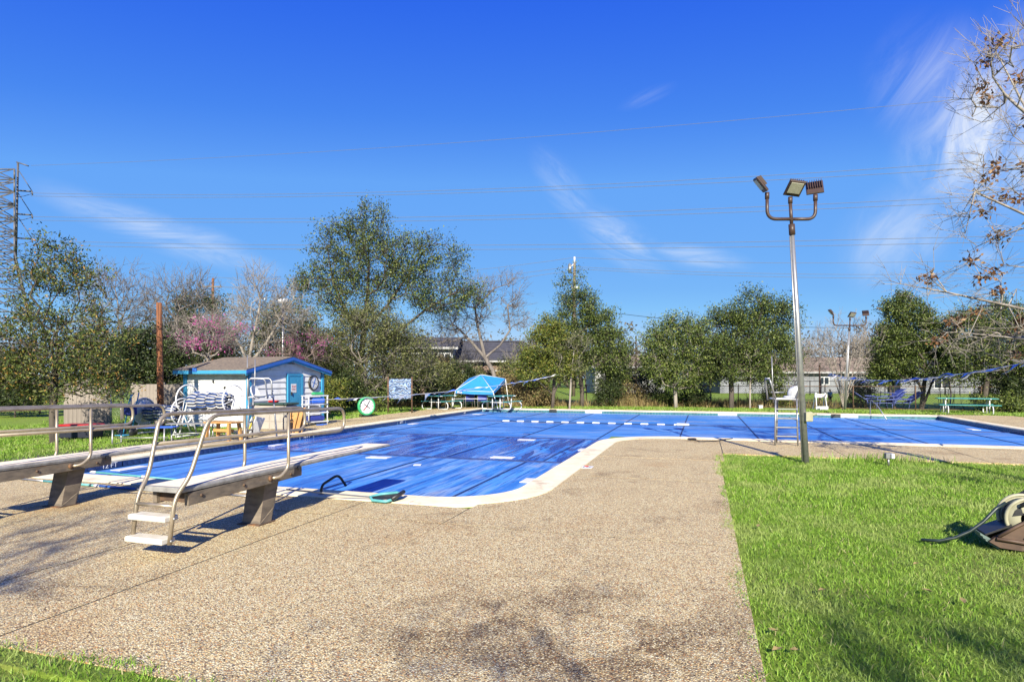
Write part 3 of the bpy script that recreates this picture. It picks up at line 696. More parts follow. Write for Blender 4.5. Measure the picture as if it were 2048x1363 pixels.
tree('bare_tree', 'leafless many stemmed tree directly behind shed roof ridge', 'tree', 'bare trees behind the shed', [(tk(28, (500, gz(28)), (500, 770), (497, 730)), -1, 1), (tk(28, (480, 690), (455, 650)), 2), (tk(28, (505, 680), (520, 610)), 2), (tk(28, (530, 690), (560, 640)), 2)],
     crown([(525, 610, 50, 65), (460, 640, 45, 60), (580, 620, 40, 45), (515, 640, 70, 60)], 28), 190, 0, None, mats['bark_pale'], tip=.012, ex=.5, rmax=.15, twigs=4, twig_len=1.0)
tree('evergreen_tree', 'dark leafy tree behind globe lamp right of shed roof', 'tree', None, tk(32, (590, gz(32)), (590, 760), (588, 690)),
     crown([(575, 650, 55, 55), (610, 690, 45, 50), (540, 690, 50, 40)], 32), 170, 4200, mats['leaf_oak_b'], mats['bark'], (.15, .07), .3, rmax=.18, twigs=1)
tree('redbud_tree', 'small pink blossomed redbud at right end of shed roof', 'tree', None, tk(28.5, (618, gz(28.5)), (618, 790), (612, 745)),
     crown([(610, 700, 42, 34), (570, 715, 40, 25)], 28.5), 90, 0, None, mats['bark_red'], tip=.010, ex=.48, rmax=.09, twigs=4, twig_len=.6, leaf2=(700, mats['pink'], (.06, .045), 'blossom', .18))
# --- big oak
tree('oak_tree', 'largest oak with open crown standing between shed and blue canopy', 'tree', None,
     [(tk(35, (715, gz(35)), (718, 770), (722, 720), (728, 660)), -1, 2), (tk(35, (735, 590), (738, 520), (735, 460)), 3), (tk(35, (690, 620), (665, 560), (655, 500)), 3), (tk(35, (775, 610), (815, 550), (850, 500)), 3), (tk(35, (800, 660), (850, 620), (900, 590), (945, 575)), 2), (tk(35, (840, 640), (880, 560)), 11)],
     crown([(738, 465, 42, 52), (745, 530, 60, 50), (660, 500, 38, 45), (645, 570, 55, 45), (805, 520, 40, 45), (850, 520, 35, 45), (900, 525, 32, 42), (800, 580, 60, 40), (880, 600, 45, 30), (940, 590, 32, 26), (700, 600, 60, 50), (690, 460, 22, 25)], 35), 460, 9300, mats['leaf_oak_d'], mats['bark'], (.17, .09), .26, .014, .5, .34, alpha=.25, twigs=3, twig_len=.9, shell=.3)
tree('oak_tree', 'dense grey green oak below the largest oak beside shed', 'tree', None, tk(32, (735, gz(32)), (733, 790), (730, 740)),
     crown([(740, 680, 75, 55), (670, 720, 60, 55), (800, 700, 60, 50), (830, 740, 40, 40), (720, 760, 80, 35)], 32), 320, 10500, mats['leaf_oak_b'], mats['bark_grey'], (.15, .07), .3, .013, .5, .2, twigs=4, twig_len=.8)
tree('bare_tree', 'gnarled leafless tree with thick twisting limbs behind blue canopy', 'tree', None,
     [(tk(37, (1005, gz(37)), (1000, 790), (985, 740), (970, 715)), -1, 2), (tk(37, (940, 680), (915, 655), (900, 620)), 3), (tk(37, (955, 650), (950, 615), (985, 580)), 3), (tk(37, (1000, 690), (1020, 660), (1015, 610)), 3), (tk(37, (910, 660), (885, 655), (870, 680)), 5)],
     crown([(905, 610, 35, 40), (960, 600, 35, 45), (1015, 590, 30, 45), (1030, 640, 30, 30), (930, 650, 50, 35), (890, 660, 30, 30)], 37), 170, 0, None, mats['bark_grey'], tip=.014, ex=.54, rmax=.30, alpha=.2, twigs=5, twig_len=1.0)
# --- live oaks along the back
tree('live_oak', 'yellow green round oak right of the blue canopy', 'tree', GB, tk(34.5, (1105, gz(34.5)), (1107, 790), (1110, 745)),
     crown([(1090, 700, 45, 42), (1065, 735, 35, 35), (1110, 735, 45, 38), (1100, 670, 35, 35)], 34.5), 170, 6500, mats['leaf_bright'], mats['bark'], (.16, .085), .25, rmax=.17, twigs=1)
tree('live_oak', 'tall pointed oak growing in front of middle utility pole', 'tree', GB, [(tk(36, (1165, gz(36)), (1164, 780), (1160, 740), (1155, 680)), -1, 2)],
     crown([(1148, 590, 24, 42), (1160, 630, 42, 36), (1190, 655, 38, 40), (1130, 665, 40, 40), (1210, 700, 46, 46), (1150, 715, 60, 42), (1228, 735, 30, 38)], 36), 300, 10500, mats['leaf_oak_d'], mats['bark'], (.16, .08), .27, rmax=.2, twigs=2, twig_len=.7)
tree('slender_tree', 'thin pale trunked tree between the two oaks right of canopy', 'tree', None, tk(34, (1139, gz(34)), (1141, 780), (1143, 745), (1148, 700)),
     crown([(1148, 705, 35, 40), (1140, 740, 30, 25)], 34), 60, 900, mats['leaf_oak_b'], mats['bark_pale'], (.14, .06), .22, rmax=.13, twigs=2)
tree('live_oak', 'round oak between the pointed oak and the lifeguard chair, left of its pair', 'tree', GB, [(tk(34.5, (1352, gz(34.5)), (1350, 780), (1352, 740)), -1, 1)],
     crown([(1360, 685, 55, 52), (1325, 720, 38, 45), (1395, 720, 40, 50), (1355, 750, 55, 30), (1310, 680, 20, 30)], 34.5), 240, 8500, mats['leaf_oak'], mats['bark_pale'], (.16, .08), .25, rmax=.14, twigs=2, twig_len=.6)
tree('live_oak', 'broad oak right behind the pole lamp and lifeguard chair', 'tree', GB, [(tk(34, (1463, gz(34)), (1463, 785), (1462, 760), (1470, 720)), -1, 2)],
     crown([(1500, 630, 45, 42), (1455, 665, 48, 45), (1550, 650, 38, 48), (1500, 690, 70, 45), (1440, 720, 45, 40), (1545, 720, 45, 45), (1490, 740, 70, 30)], 34), 340, 12000, mats['leaf_oak_d'], mats['bark'], (.16, .08), .26, rmax=.17, twigs=2, twig_len=.7)
tree('slender_tree', 'pale straight trunk growing beside the dark trunked broad oak', 'tree', None, tk(33.5, (1500, gz(33.5)), (1500, 775), (1502, 735)),
     crown([(1505, 715, 30, 30)], 33.5), 40, 700, mats['leaf_oak'], mats['bark_pale'], (.14, .07), .22, rmax=.14, twigs=2)
cm = at(1690, 33.5); 
tree('bare_shrub', 'leafless vase shaped crape myrtle beside the far pole lamp', 'tree', None,
     [(tk(33.8, (1687, gz(33.8)), (1687, 815)), -1, 1)] + [(tk(33.8, (1687 + dx * .25, 780), (1687 + dx * .6, 735), (1687 + dx, 690 - abs(dx) * .1)), 1) for dx in (-42, -26, -10, 6, 20, 36, 52)],
     crown([(1660, 690, 30, 35), (1695, 675, 40, 45), (1735, 690, 30, 40), (1695, 720, 45, 30)], 33.8), 130, 0, None, mats['bark_pale'], tip=.012, ex=.42, rmax=.075, twigs=4, twig_len=.8, twig_up=.9)
tree('live_oak', 'dense oak behind the stacked blue loungers on the right', 'tree', GB, [(tk(33.5, (1843, gz(33.5)), (1846, 785), (1850, 755)), -1, 1), (tk(33.5, (1862, 770), (1875, 740)), 0)],
     crown([(1820, 660, 50, 55), (1785, 700, 38, 45), (1860, 690, 50, 55), (1825, 730, 65, 35), (1800, 620, 30, 25)], 33.5), 320, 12000, mats['leaf_oak_d'], mats['bark'], (.16, .08), .24, rmax=.16, twigs=2, twig_len=.5)
tree('live_oak', 'twin trunked dark oak just right of pool handrail', 'tree', GB, [(tk(34, (1790, gz(34)), (1788, 790), (1786, 750)), -1, 1), (tk(34, (1781, 790), (1778, 750)), 0)],
     crown([(1785, 735, 40, 28), (1760, 745, 25, 22)], 34), 80, 2600, mats['leaf_oak'], mats['bark'], (.15, .08), .22, rmax=.12, twigs=1)
tree('live_oak', 'dark oak above the right hand teal picnic table', 'tree', GB, tk(31.5, (1968, gz(31.5)), (1970, 790), (1974, 755)),
     crown([(1950, 680, 55, 60), (2010, 670, 60, 65), (1925, 725, 45, 38), (1990, 730, 70, 35), (2070, 690, 50, 60)], 31.5), 320, 12500, mats['leaf_oak_d'], mats['bark'], (.15, .08), .25, rmax=.16, twigs=2, twig_len=.5)
# --- shrubs and undergrowth in front of the back fence
for (u, v, ru, rv, d, lm, nl, lab) in [
        (690, 775, 38, 36, 31, 'leaf_dark', 3000, 'dark bush between shed corner and striped mural board'), (745, 785, 26, 26, 35.5, 'leaf_dark', 1600, 'small dark bush left of mural board'),
        (850, 775, 34, 38, 36, 'leaf_dark', 3200, 'dark glossy bush between mural board and blue canopy'), (895, 768, 26, 40, 37, 'leaf_oak_b', 2000, 'grey green bush behind left end of blue canopy'), (660, 790, 24, 26, 29, 'leaf_bright', 1400, 'yellow green bush beside the white shelf unit'),
        (1040, 775, 26, 32, 36.5, 'leaf_dry', 1500, 'tan dry bush right of blue canopy'), (1075, 790, 26, 22, 35.5, 'leaf_dry', 1200, 'low dry brush under the yellow green oak'),
        (1215, 785, 28, 26, 36, 'leaf_dark', 2000, 'dark bush under the pointed oak near the utility pole'), (1262, 790, 30, 26, 36.5, 'leaf_dry', 1500, 'tan brush on fence between the oak pairs'),
        (1385, 795, 26, 20, 36, 'leaf_dark', 900, 'low dark bush beneath the round oak'), (1330, 797, 18, 16, 36, 'leaf_oak', 700, 'small green bush left of the pale trunk under round oak'),
        (1555, 790, 26, 26, 36, 'leaf_bright', 1200, 'small green bush behind lifeguard chair ladder'), (1722, 785, 20, 26, 36, 'leaf_oak', 900, 'green bush left of stacked blue loungers'),
        (2000, 785, 40, 40, 32, 'leaf_dark', 3600, 'dark hedge bush right of teal picnic table'), (2050, 770, 40, 55, 31, 'leaf_dark', 3600, 'tall dark hedge bush at right edge behind pool deck'), (2010, 815, 40, 12, 30.5, 'leaf_oak', 1500, 'low light green ground shrub behind right picnic table'),
        (30, 800, 45, 22, 27, 'leaf_dark', 1700, 'low dark hedge bush on lawn at far left'), (-40, 795, 50, 30, 28, 'leaf_oak_b', 1700, 'grey green hedge bush at left picture edge'), (80, 790, 30, 22, 30, 'leaf_oak_b', 1200, 'grey green hedge bush left of grey fence'),
        (925, 765, 34, 38, 38, 'leaf_dark', 2400, 'dark bush behind middle of blue canopy'), (965, 760, 30, 30, 38.5, 'leaf_oak_b', 1800, 'grey green bush rising behind canopy peak'), (1000, 775, 30, 34, 38, 'leaf_dry', 1600, 'tan dry bush behind right end of canopy'), (1025, 745, 26, 34, 38.5, 'leaf_oak_b', 1700, 'tall grey green bush between gnarled tree and yellow green oak'), (815, 750, 32, 40, 37.5, 'leaf_oak_b', 2200, 'tall grey green bush directly behind mural board'), (870, 735, 30, 30, 39, 'leaf_dry', 1500, 'brown thicket in front of white house wall'),
        (1240, 755, 26, 34, 38, 'leaf_oak', 1700, 'green bush hiding the pale house between oak pairs'), (1300, 760, 22, 30, 38, 'leaf_dark', 1200, 'dark bush at left side of round oak'),
        (752, 806, 14, 9, 30.6, 'leaf_oak', 400, 'small weedy bush at foot of mural board')]:
    tree('shrub', lab, 'shrub', 'shrubs along the back fence', tk(d, (u, gz(d)), (u, (v + gz(d)) / 2)), crown([(u, v, ru, rv), (u - ru * .4, v + rv * .3, ru * .6, rv * .6), (u + ru * .4, v + rv * .3, ru * .6, rv * .6)], d), 60, nl, mats[lm], mats['bark'], (.14, .07), .2, .008, rmax=.04, twigs=2, twig_len=.5, zmin=.05)
for (u, d, n, lab) in [(1235, 36.2, 10, 'thin leafless saplings under the pointed oak'), (1290, 36.2, 9, 'thin leafless saplings left of the round oak'), (1410, 36.2, 11, 'thin leafless saplings between the two round oaks'), (1525, 36.2, 9, 'thin leafless saplings behind lifeguard chair'), (1735, 35.5, 9, 'thin leafless saplings behind the stacked loungers'), (1905, 34, 8, 'thin leafless saplings behind teal table'), (1020, 36.6, 9, 'thin leafless saplings behind canopy legs')]:
    r = thing('sapling_clump', at(u, d), lab, 'saplings', 'sapling clumps at the back fence')
    for k in range(n):
        b = at(u + random.uniform(-28, 28), d + random.uniform(-.3, .3), -.03); h = random.uniform(.7, 2.1); q = b + Vector((random.gauss(0, .2), random.gauss(0, .2), h))
        m = MB().tube([b, (b + q) / 2 + Vector((random.gauss(0, .06), 0, 0)), q], [.018, .013, .006], 4)
        for _ in range(4):
            t = random.uniform(.4, .95); p = b.lerp(q, t); m.tube([p, p + Vector((random.gauss(0, .18), random.gauss(0, .18), random.uniform(.1, .4)))], [.007, .004], 3)
        m.build('stem', mats['bark'], r)
for (u, v, ru, rv, d, bk, lab) in [(850, 735, 26, 34, 38.6, 'bark_grey', 'leafless brush thicket behind the dark bush left of canopy'), (905, 725, 28, 36, 39.2, 'bark_pale', 'pale leafless brush in front of the white house'), (950, 735, 26, 30, 39.0, 'bark_grey', 'grey leafless brush behind peak of blue canopy'), (1045, 720, 26, 34, 39.4, 'bark_pale', 'tan leafless brush left of the yellow green oak'), (1275, 735, 24, 34, 39.0, 'bark_grey', 'leafless brush around the tall rusty pipe post'),
        (1600, 725, 26, 42, 39.6, 'bark_pale', 'tan leafless brush between broad oak and pole lamps'), (1640, 700, 26, 46, 42, 'bark_grey', 'grey leafless brush left of the crape myrtle'), (1735, 710, 28, 44, 41, 'bark_pale', 'tall tan leafless brush right of the crape myrtle'), (1900, 735, 26, 36, 38.5, 'bark_grey', 'leafless brush between the two right hand oaks'), (1420, 745, 22, 30, 38.6, 'bark_grey', 'leafless brush between the paired round oaks'), (780, 720, 30, 40, 38.2, 'bark_pale', 'pale leafless brush behind the mural board'), (640, 740, 22, 34, 33, 'bark_pale', 'pale leafless brush at right corner of the shed')]:
    tree('leafless_brush', lab, 'brush', 'leafless brush behind the back fence', tk(d, (u, gz(d)), (u + 2, (v + 2 * gz(d)) / 3), (u - 2, (2 * v + gz(d)) / 3)), crown([(u, v, ru, rv), (u - ru * .4, v + rv * .5, ru * .8, rv * .6)], d), 55, 0, None, mats[bk], tip=.012, ex=.44, rmax=.06, twigs=5, twig_len=.9, twig_up=.7, alpha=.15)
# dry grass and ground cover at the foot of the fence
dp = [tuple(at(random.choice((random.gauss(1070, 28), random.gauss(1268, 26), random.uniform(1030, 1760), random.uniform(660, 900), random.uniform(1300, 1560))), random.uniform(35.6, 36.9), -.03)) for _ in range(9000)]
tag(blades('dry_grass', dp, .55, .035, mats['leaf_dry'], .4), 'tall tan dry grass along the foot of back fence', 'grass', kind='stuff')
# far-off wood beyond the field reads as one brown grey mass
V = []; F = []; off = 0
for k in range(190):
    u = random.uniform(-900, 2900); d = random.uniform(95, 130); h = random.uniform(6.5, 11); b = np.array(at(u, d, 0))
    c = rng.normal(0, 1, (26, 3)) * np.array([1.7, 1.7, h * .24]) + b + np.array([0, 0, h * .55]); v, f = leaves(c, 420, .7, .75, .3); V.append(v); F.append(f + off); off += len(v)
    v, f = frustums(b[None], b[None] + np.array([[0, 0, h * .7]]), np.array([.2]), np.array([.08]), 5); V.append(v); F.append(f + off); off += len(v)
mats['far_wood'] = leafmat('far_wood', [(0, (.08, .065, .05)), (.5, (.16, .13, .10)), (.8, (.22, .18, .13)), (1, (.09, .11, .04))], .2)
far_w = link('far_wood', npmesh('far_wood', np.concatenate(V), [np.concatenate(F)], mats['far_wood'])); tag(far_w, 'distant grey brown winter wood beyond the houses', 'wood', kind='stuff')
# --- sweetgum at the right, trunk outside the frame
b = at(2270, 8.6); cx = lambda x, d, z: tuple(at(U0 + FPX * x / d, d, z))
tree('deciduous_tree', 'nearly leafless tree with brown leaf clusters reaching in from the right', 'tree', None,
     [([cx(8.8, 7.9, -.05), cx(8.85, 7.9, 1.2), cx(8.95, 8.1, 2.1), cx(9.1, 8.4, 3.4), cx(9.3, 8.8, 5.0)], -1, 3),
      ([cx(9.2, 9.6, 2.6), cx(8.6, 10.4, 3.0), cx(7.9, 10.9, 3.3), cx(7.25, 11.2, 3.5)], 2),
      ([cx(9.0, 9.4, 3.7), cx(8.7, 10.0, 4.4), cx(8.1, 10.5, 5.0)], 3),
      ([cx(9.0, 9.6, 5.0), cx(8.8, 10.2, 6.2), cx(8.5, 10.5, 7.4)], 3),
      ([cx(9.3, 9.8, 2.3), cx(8.9, 10.6, 2.45), cx(8.3, 11.2, 2.6)], 2), ([cx(8.6, 8.1, 1.5), cx(8.3, 8.0, 1.75), cx(7.9, 7.8, 1.9)], 1)],
     [(np.array(cx(7.7, 11.0, 3.45)), .7, .8, .35), (np.array(cx(8.6, 10.8, 2.7)), .9, 1.0, .45), (np.array(cx(8.3, 10.4, 4.6)), .6, .9, .6), (np.array(cx(8.6, 10.3, 5.6)), .6, .9, .7), (np.array(cx(8.7, 10.4, 7.0)), .6, 1.0, 1.0), (np.array(cx(10.3, 9, 6.5)), 1.6, 1.6, 1.5), (np.array(cx(8.7, 10.6, 3.6)), .7, .9, .5), (np.array(cx(9.3, 11.4, 2.4)), .7, 1.0, .35), (np.array(cx(8.2, 7.9, 1.8)), .6, .9, .35)],
     300, 0, None, mats['bark_pale'], tip=.0065, ex=.52, rmax=.17, alpha=.2, twigs=4, twig_len=.65, twig_up=.4, leaf2=(2200, mats['leaf_brown'], (.085, .05), 'leaf_cluster', .075))
# --- trees behind the viewer: their shade falls on the near deck and lawn
tree('shade_tree', 'leafy shade tree standing behind the viewpoint', 'tree', None, [cx(1.5, -9, -.05), cx(1.5, -9, 2.5), cx(1.5, -9, 4.5)],
     [(np.array(cx(-.2, -8.6, 6.1)), 1.5, 1.3, 1.0), (np.array(cx(2.8, -8.8, 6.7)), 1.1, 1.2, .9)], 70, 420, mats['leaf_oak'], mats['bark'], (.13, .07), .3, rmax=.16, twigs=2)
tree('bare_tree', 'leafless tree standing behind the viewpoint at left', 'tree', None, [cx(-5.2, -5, -.05), cx(-5.2, -5, 2.5), cx(-5.0, -5, 4.0)],
     [(np.array(cx(-5.2, -4.6, 5.6)), 1.3, 1.2, 1.4)], 70, 0, None, mats['bark_grey'], tip=.012, rmax=.13, twigs=3, twig_len=.8)

# ================================================================== diving boards
def make_dive(xc, lab):
    r = thing('diving_board', (xc, 6.0, 0), lab, 'diving board', 'diving boards at the deep end')
    bo, to = .235, .325                                                  # half width between rails at the steps and at the top
    for s in (-1, 1):
        bm_ = MB().bar((xc + s * .205, 4.74, .535), (xc + s * .205, 6.52, .565), .05, .13, bev=.006).build('frame_beam', mats['stand'], r)
        for y in (4.9, 5.5, 6.3): MB().lathe((xc + s * .232, y, .55), (s, 0, 0), [(0, -.004), (.016, -.004), (.016, .012), (0, .012)], 8).build('bolt', mats['rust'], bm_)
    fr = MB()
    for y in (4.82, 5.55, 6.3): fr.bx((xc - .18, y - .04, .49), (xc + .18, y + .04, .58))
    fr.bx((xc - .185, 6.40, .585), (xc + .185, 6.50, .625)); tag(fr.build('cross_member', mats['rust'], r), kind='stuff')
    MB().tube([(xc - .25, 6.44, .612), (xc + .26, 6.44, .612)], .024, 10).build('fulcrum', mats['black'], r)
    p = MB().slab([(xc - .14, 5.88, -.02), (xc - .14, 6.08, -.02), (xc - .14, 6.22, .49), (xc - .14, 5.98, .49)], (.26, 0, 0)).build('pedestal', mats['stand'], r)
    MB().slab([(xc + .121, 5.82, -.02), (xc + .121, 6.06, -.02), (xc + .121, 6.10, .16)], (.012, 0, 0)).build('gusset', mats['stand'], p)
    MB().slab([(xc - .17, 5.83, -.02), (xc - .17, 6.13, -.02), (xc - .17, 6.12, .012), (xc - .17, 5.84, .012)], (.32, 0, 0)).build('foot_plate', mats['rust'], p)
    # board: slightly tapered plank with rounded edges
    YA, YB = 4.64, 8.82
    zt = lambda y: .665 + .006 * (y - YA) / 4.2 - .012 * max(0, (y - 7.2) / 1.6) ** 2
    sec = []; ys_ = [YA, YA + .03, 5.4, 6.4, 7.4, 8.2, YB - .03, YB]; hw = .235
    for i, y in enumerate(ys_):
        z = zt(y); a = hw if 0 < i < len(ys_) - 1 else hw - .02; th = .052 - .02 * max(0, (y - 6.4) / 2.5)
        sec.append([(xc - a, y, z - th), (xc - a - .006, y, z - th * .5), (xc - a, y, z - .006), (xc - a + .015, y, z), (xc + a - .015, y, z), (xc + a, y, z - .006), (xc + a + .006, y, z - th * .5), (xc + a, y, z - th)])
    vs = [q for s_ in sec for q in s_]; fs = [(i * 8 + j, i * 8 + (j + 1) % 8, (i + 1) * 8 + (j + 1) % 8, (i + 1) * 8 + j) for i in range(len(sec) - 1) for j in range(8)]
    fs += [tuple(reversed(range(8))), tuple((len(sec) - 1) * 8 + j for j in range(8))]
    b = MB().add(vs, fs).build('board', mats['board_edge'], r)
    top = MB(); vs = []
    for y in [YA + .03, 5.4, 6.4, 7.4, 8.2, YB - .03]: vs += [(xc - hw + .018, y, zt(y) + .0025), (xc + hw - .018, y, zt(y) + .0025)]
    top.add(vs, [(2 * i, 2 * i + 1, 2 * i + 3, 2 * i + 2) for i in range(5)]); top.build('grip_surface', mats['board'], b)
    MB().bx((xc - .2, YA + .06, .60), (xc + .2, YA + .16, .613)).build('hinge_plate', mats['rust'], b)
    for s in (-1, 1):
        xb_, xt = xc + s * bo, xc + s * to
        pts = arc([(xb_, 4.51, .14), (xb_, 4.57, .58), (xb_ + s * .03, 4.72, .76), (xt, 4.91, 1.365), (xt, 7.33, 1.325), (xt, 7.33, 1.01), (xt - s * .02, 4.83, 1.06)], .15, 6)
        MB().tube(pts, .021, 10).build('handrail', mats['steel'], r)
        MB().tube(arc([(xt, 6.14, 1.33), (xt, 6.14, .66), (xt - s * .02, 6.02, .56), (xc + s * .225, 5.94, .555)], .1, 5), .02, 10).build('rail_post', mats['steel'], r)
        MB().lathe((xc + s * .24, 5.93, .555), (s, 0, 0), [(0, -.012), (.036, -.012), (.036, .014), (0, .014)], 12).build('clamp', mats['rust'], r)
    MB().tube([(xc - bo, 4.56, .50), (xc + bo, 4.56, .50)], .02, 8).build('cross_bar', mats['steel'], r)
    for (y, z) in ((4.51, .178), (4.545, .385)):
        s = MB().box((xc - .01, y, z), (.47, .15, .056), bev=.009).build('step', mats['coping_w'], r)
        for x in (xc - bo - .024, xc + bo + .024): MB().lathe((x, y, z), (1, 0, 0), [(0, -.008), (.014, -.008), (.014, .008), (0, .008)], 8).build('bolt', mats['alu'], s)
    return r
mats['coping_w'] = M('step_paint', (.74, .70, .60), (.62, .56, .45), 8, .7, c3=(.35, .25, .15), sc3=9, lo3=.66, hi3=.75)
make_dive(-5.13, 'nearer diving board with cream ladder steps and steel handrails on the pool deck')
make_dive(-8.38, 'farther diving board cut off by the left edge, beyond the nearer one')
# telescopic poles and leaf rake
pr = thing('pool_rake', (-4.35, 7.62, 0), 'teal framed pool leaf rake on a long telescopic pole', 'pool rake')
p0, p1 = Vector((-4.52, 7.55, .05)), Vector((-8.14, 6.2, .44)); q = lambda t: p0.lerp(p1, t)
MB().tube([q(0), q(.62)], .011, 8).build('pole', mats['alu'], pr); MB().tube([q(.6), q(1.0)], .013, 8).build('pole_sleeve', mats['aqua'], pr)
for t in (.6, .8, .98): MB().tube([q(t), q(t + .02)], .019, 8).build('collar', mats['white_pl'], pr)
fr = [(-4.52, 7.55, .05), (-4.42, 7.44, .03), (-4.20, 7.42, .03), (-4.12, 7.50, .05), (-4.12, 7.72, .09), (-4.22, 7.78, .09), (-4.44, 7.70, .07)]
MB().tube(fr, .022, 8, closed=True).build('rake_frame', mats['aqua'], pr)
MB().add([(x * .98 - .087, y * .98 + .152, z - .01) for x, y, z in fr] + [(-4.28, 7.6, .0)], [(i, (i + 1) % 7, 7) for i in range(7)]).build('net', mats['black'], pr)
MB().tube([(-4.13, 7.46, .06), (-4.07, 7.6, .11), (-4.10, 7.76, .11)], .03, 7).build('net_rim', mats['black'], pr)
pb = thing('pool_pole', gp(150, 968, .02), 'blue gripped pool pole lying on the deck beneath the farther diving board', 'pool pole')
a, b = gp(40, 957, .02), gp(300, 980, .02); L = lambda t: a.lerp(b, t)
MB().tube([L(0), L(.2)], .013, 8).build('pole', mats['alu'], pb); MB().tube([L(.2), L(.6)], .02, 8).build('grip', mats['aqua'], pb); MB().tube([L(.6), L(.64)], .026, 8).build('collar', mats['white_pl'], pb); MB().tube([L(.64), L(.9)], .02, 8).build('grip', mats['cobalt'], pb); MB().tube([L(.9), L(1.0)], .013, 8).build('pole', mats['alu'], pb)
pc = thing('deck_brush', gp(520, 992), 'pole with an orange brush head lying under the nearer diving board', 'brush')
MB().tube([gp(430, 986, .02), gp(512, 993, .02)], .012, 6).build('pole', mats['alu'], pc); MB().box(gp(528, 991, .03), (.26, .07, .05), .9, bev=.01).build('brush_head', mats['pine'], pc)
# dark grab rail at the pool edge
gr = thing('grab_rail', (-5.45, 7.7, 0), 'dark curved ladder grab rail at the pool edge', 'grab rail')
for dx in (0.0,): MB().tube(arc([(-5.42, 7.66, 0), (-5.42, 7.68, .15), (-5.36, 8.02, .26), (-5.33, 8.18, .06)], .1, 6), .02, 10).build('rail', mats['black'], gr)
MB().lathe((-5.42, 7.66, 0), (0, 0, 1), [(0, .018), (.045, .018), (.04, .03), (.02, .03)], 12).build('escutcheon', mats['alu'], gr)

# ================================================================== tall pole lamps
def make_lamp(base, h, lean, lab, span=.50, box=True):
    r = thing('pole_lamp', base, lab, 'pole lamp', 'pool side pole lamps'); b = Vector(base); side = at(1124, 10) - at(1024, 10); side.normalize(); fw = Vector((-SA, CA, 0))
    tp = b + Vector((0, 0, h)) + side * lean; P = lambda t: b.lerp(tp, t)
    MB().tube([b - Vector((0, 0, .05)), P(.5), P(.872)], [.065, .052, .042], 12).build('pole', mats['alu'], r)
    MB().tube([b - side * .075, P(.5) - side * .062, P(.86) - side * .05], .014, 6).build('conduit', mats['alu'], r)
    MB().tube([P(.865), P(.905)], .062, 12).build('collar', mats['bronze'], r)
    c = P(.925)
    MB().tube([P(.9), P(.985)], .034, 10).build('mast_arm', mats['bronze'], r)
    heads = []
    for s in (-1, 1):
        e = c + side * s * span; MB().tube(arc([c, e, e + Vector((0, 0, .42 if s < 0 else .38))], .22, 8), .034, 10).build('arm', mats['bronze'], r); heads.append((e + Vector((0, 0, .42 if s < 0 else .38)), s))
    heads.append((P(.985), 0))
    for p, s in heads:
        MB().tube([p, p + Vector((0, 0, .13))], .045, 10).build('knuckle', mats['bronze'], r); p = p + Vector((0, 0, .13))
        nrm = {-1: (side * -.75 + fw * .25 + Vector((0, 0, -.62))), 1: (side * .35 + fw * .75 - Vector((0, 0, .55))), 0: (-fw * .62 + side * -.12 + Vector((0, 0, -.75)))}[s].normalized()
        out = {-1: -side * .8 + Vector((0, 0, .75)), 1: -side * .05 + Vector((0, 0, 1)), 0: side * .12 + Vector((0, 0, .9)) - fw * .3}[s]
        y = (out - nrm * out.dot(nrm)).normalized(); x = y.cross(nrm)
        m = Matrix((x, y, nrm)).transposed(); cc = p + y * .21
        h_ = MB().box(cc, (.33, .36, .06), M=m, bev=.02).build('lamp_head', mats['bronze'], r)
        MB().box(cc + nrm * .037 + y * .02, (.25, .24, .012), M=m, bev=.004).build('lens', mats['led'], h_)
        fin = MB()
        for k in range(7): fin.box(cc - nrm * .055 + x * (-.13 + k * .043) + y * .05, (.01, .22, .05), M=m)
        fin.build('cooling_fin', mats['bronze'], h_)
    if box:
        jb = b + Vector((0, 0, .95)) - fw * .09
        j = MB().box(jb + side * .0, (.14, .12, .2), YAW, bev=.015).build('switch_box', mats['cream_pl'], r); MB().tube([jb + Vector((0, 0, .03)) + side * .05, jb + side * .17 + Vector((0, 0, .06))], .03, 8).build('plug', mats['cream_pl'], j)
    return r
make_lamp(gp(1612, 924), 5.44, -.33, 'tall grey pole with three brown floodlights standing on near lawn')
make_lamp(at(1690, 33.0), 5.0, .28, 'shorter far grey pole with three floodlights beside bare crape myrtle', .9, False)

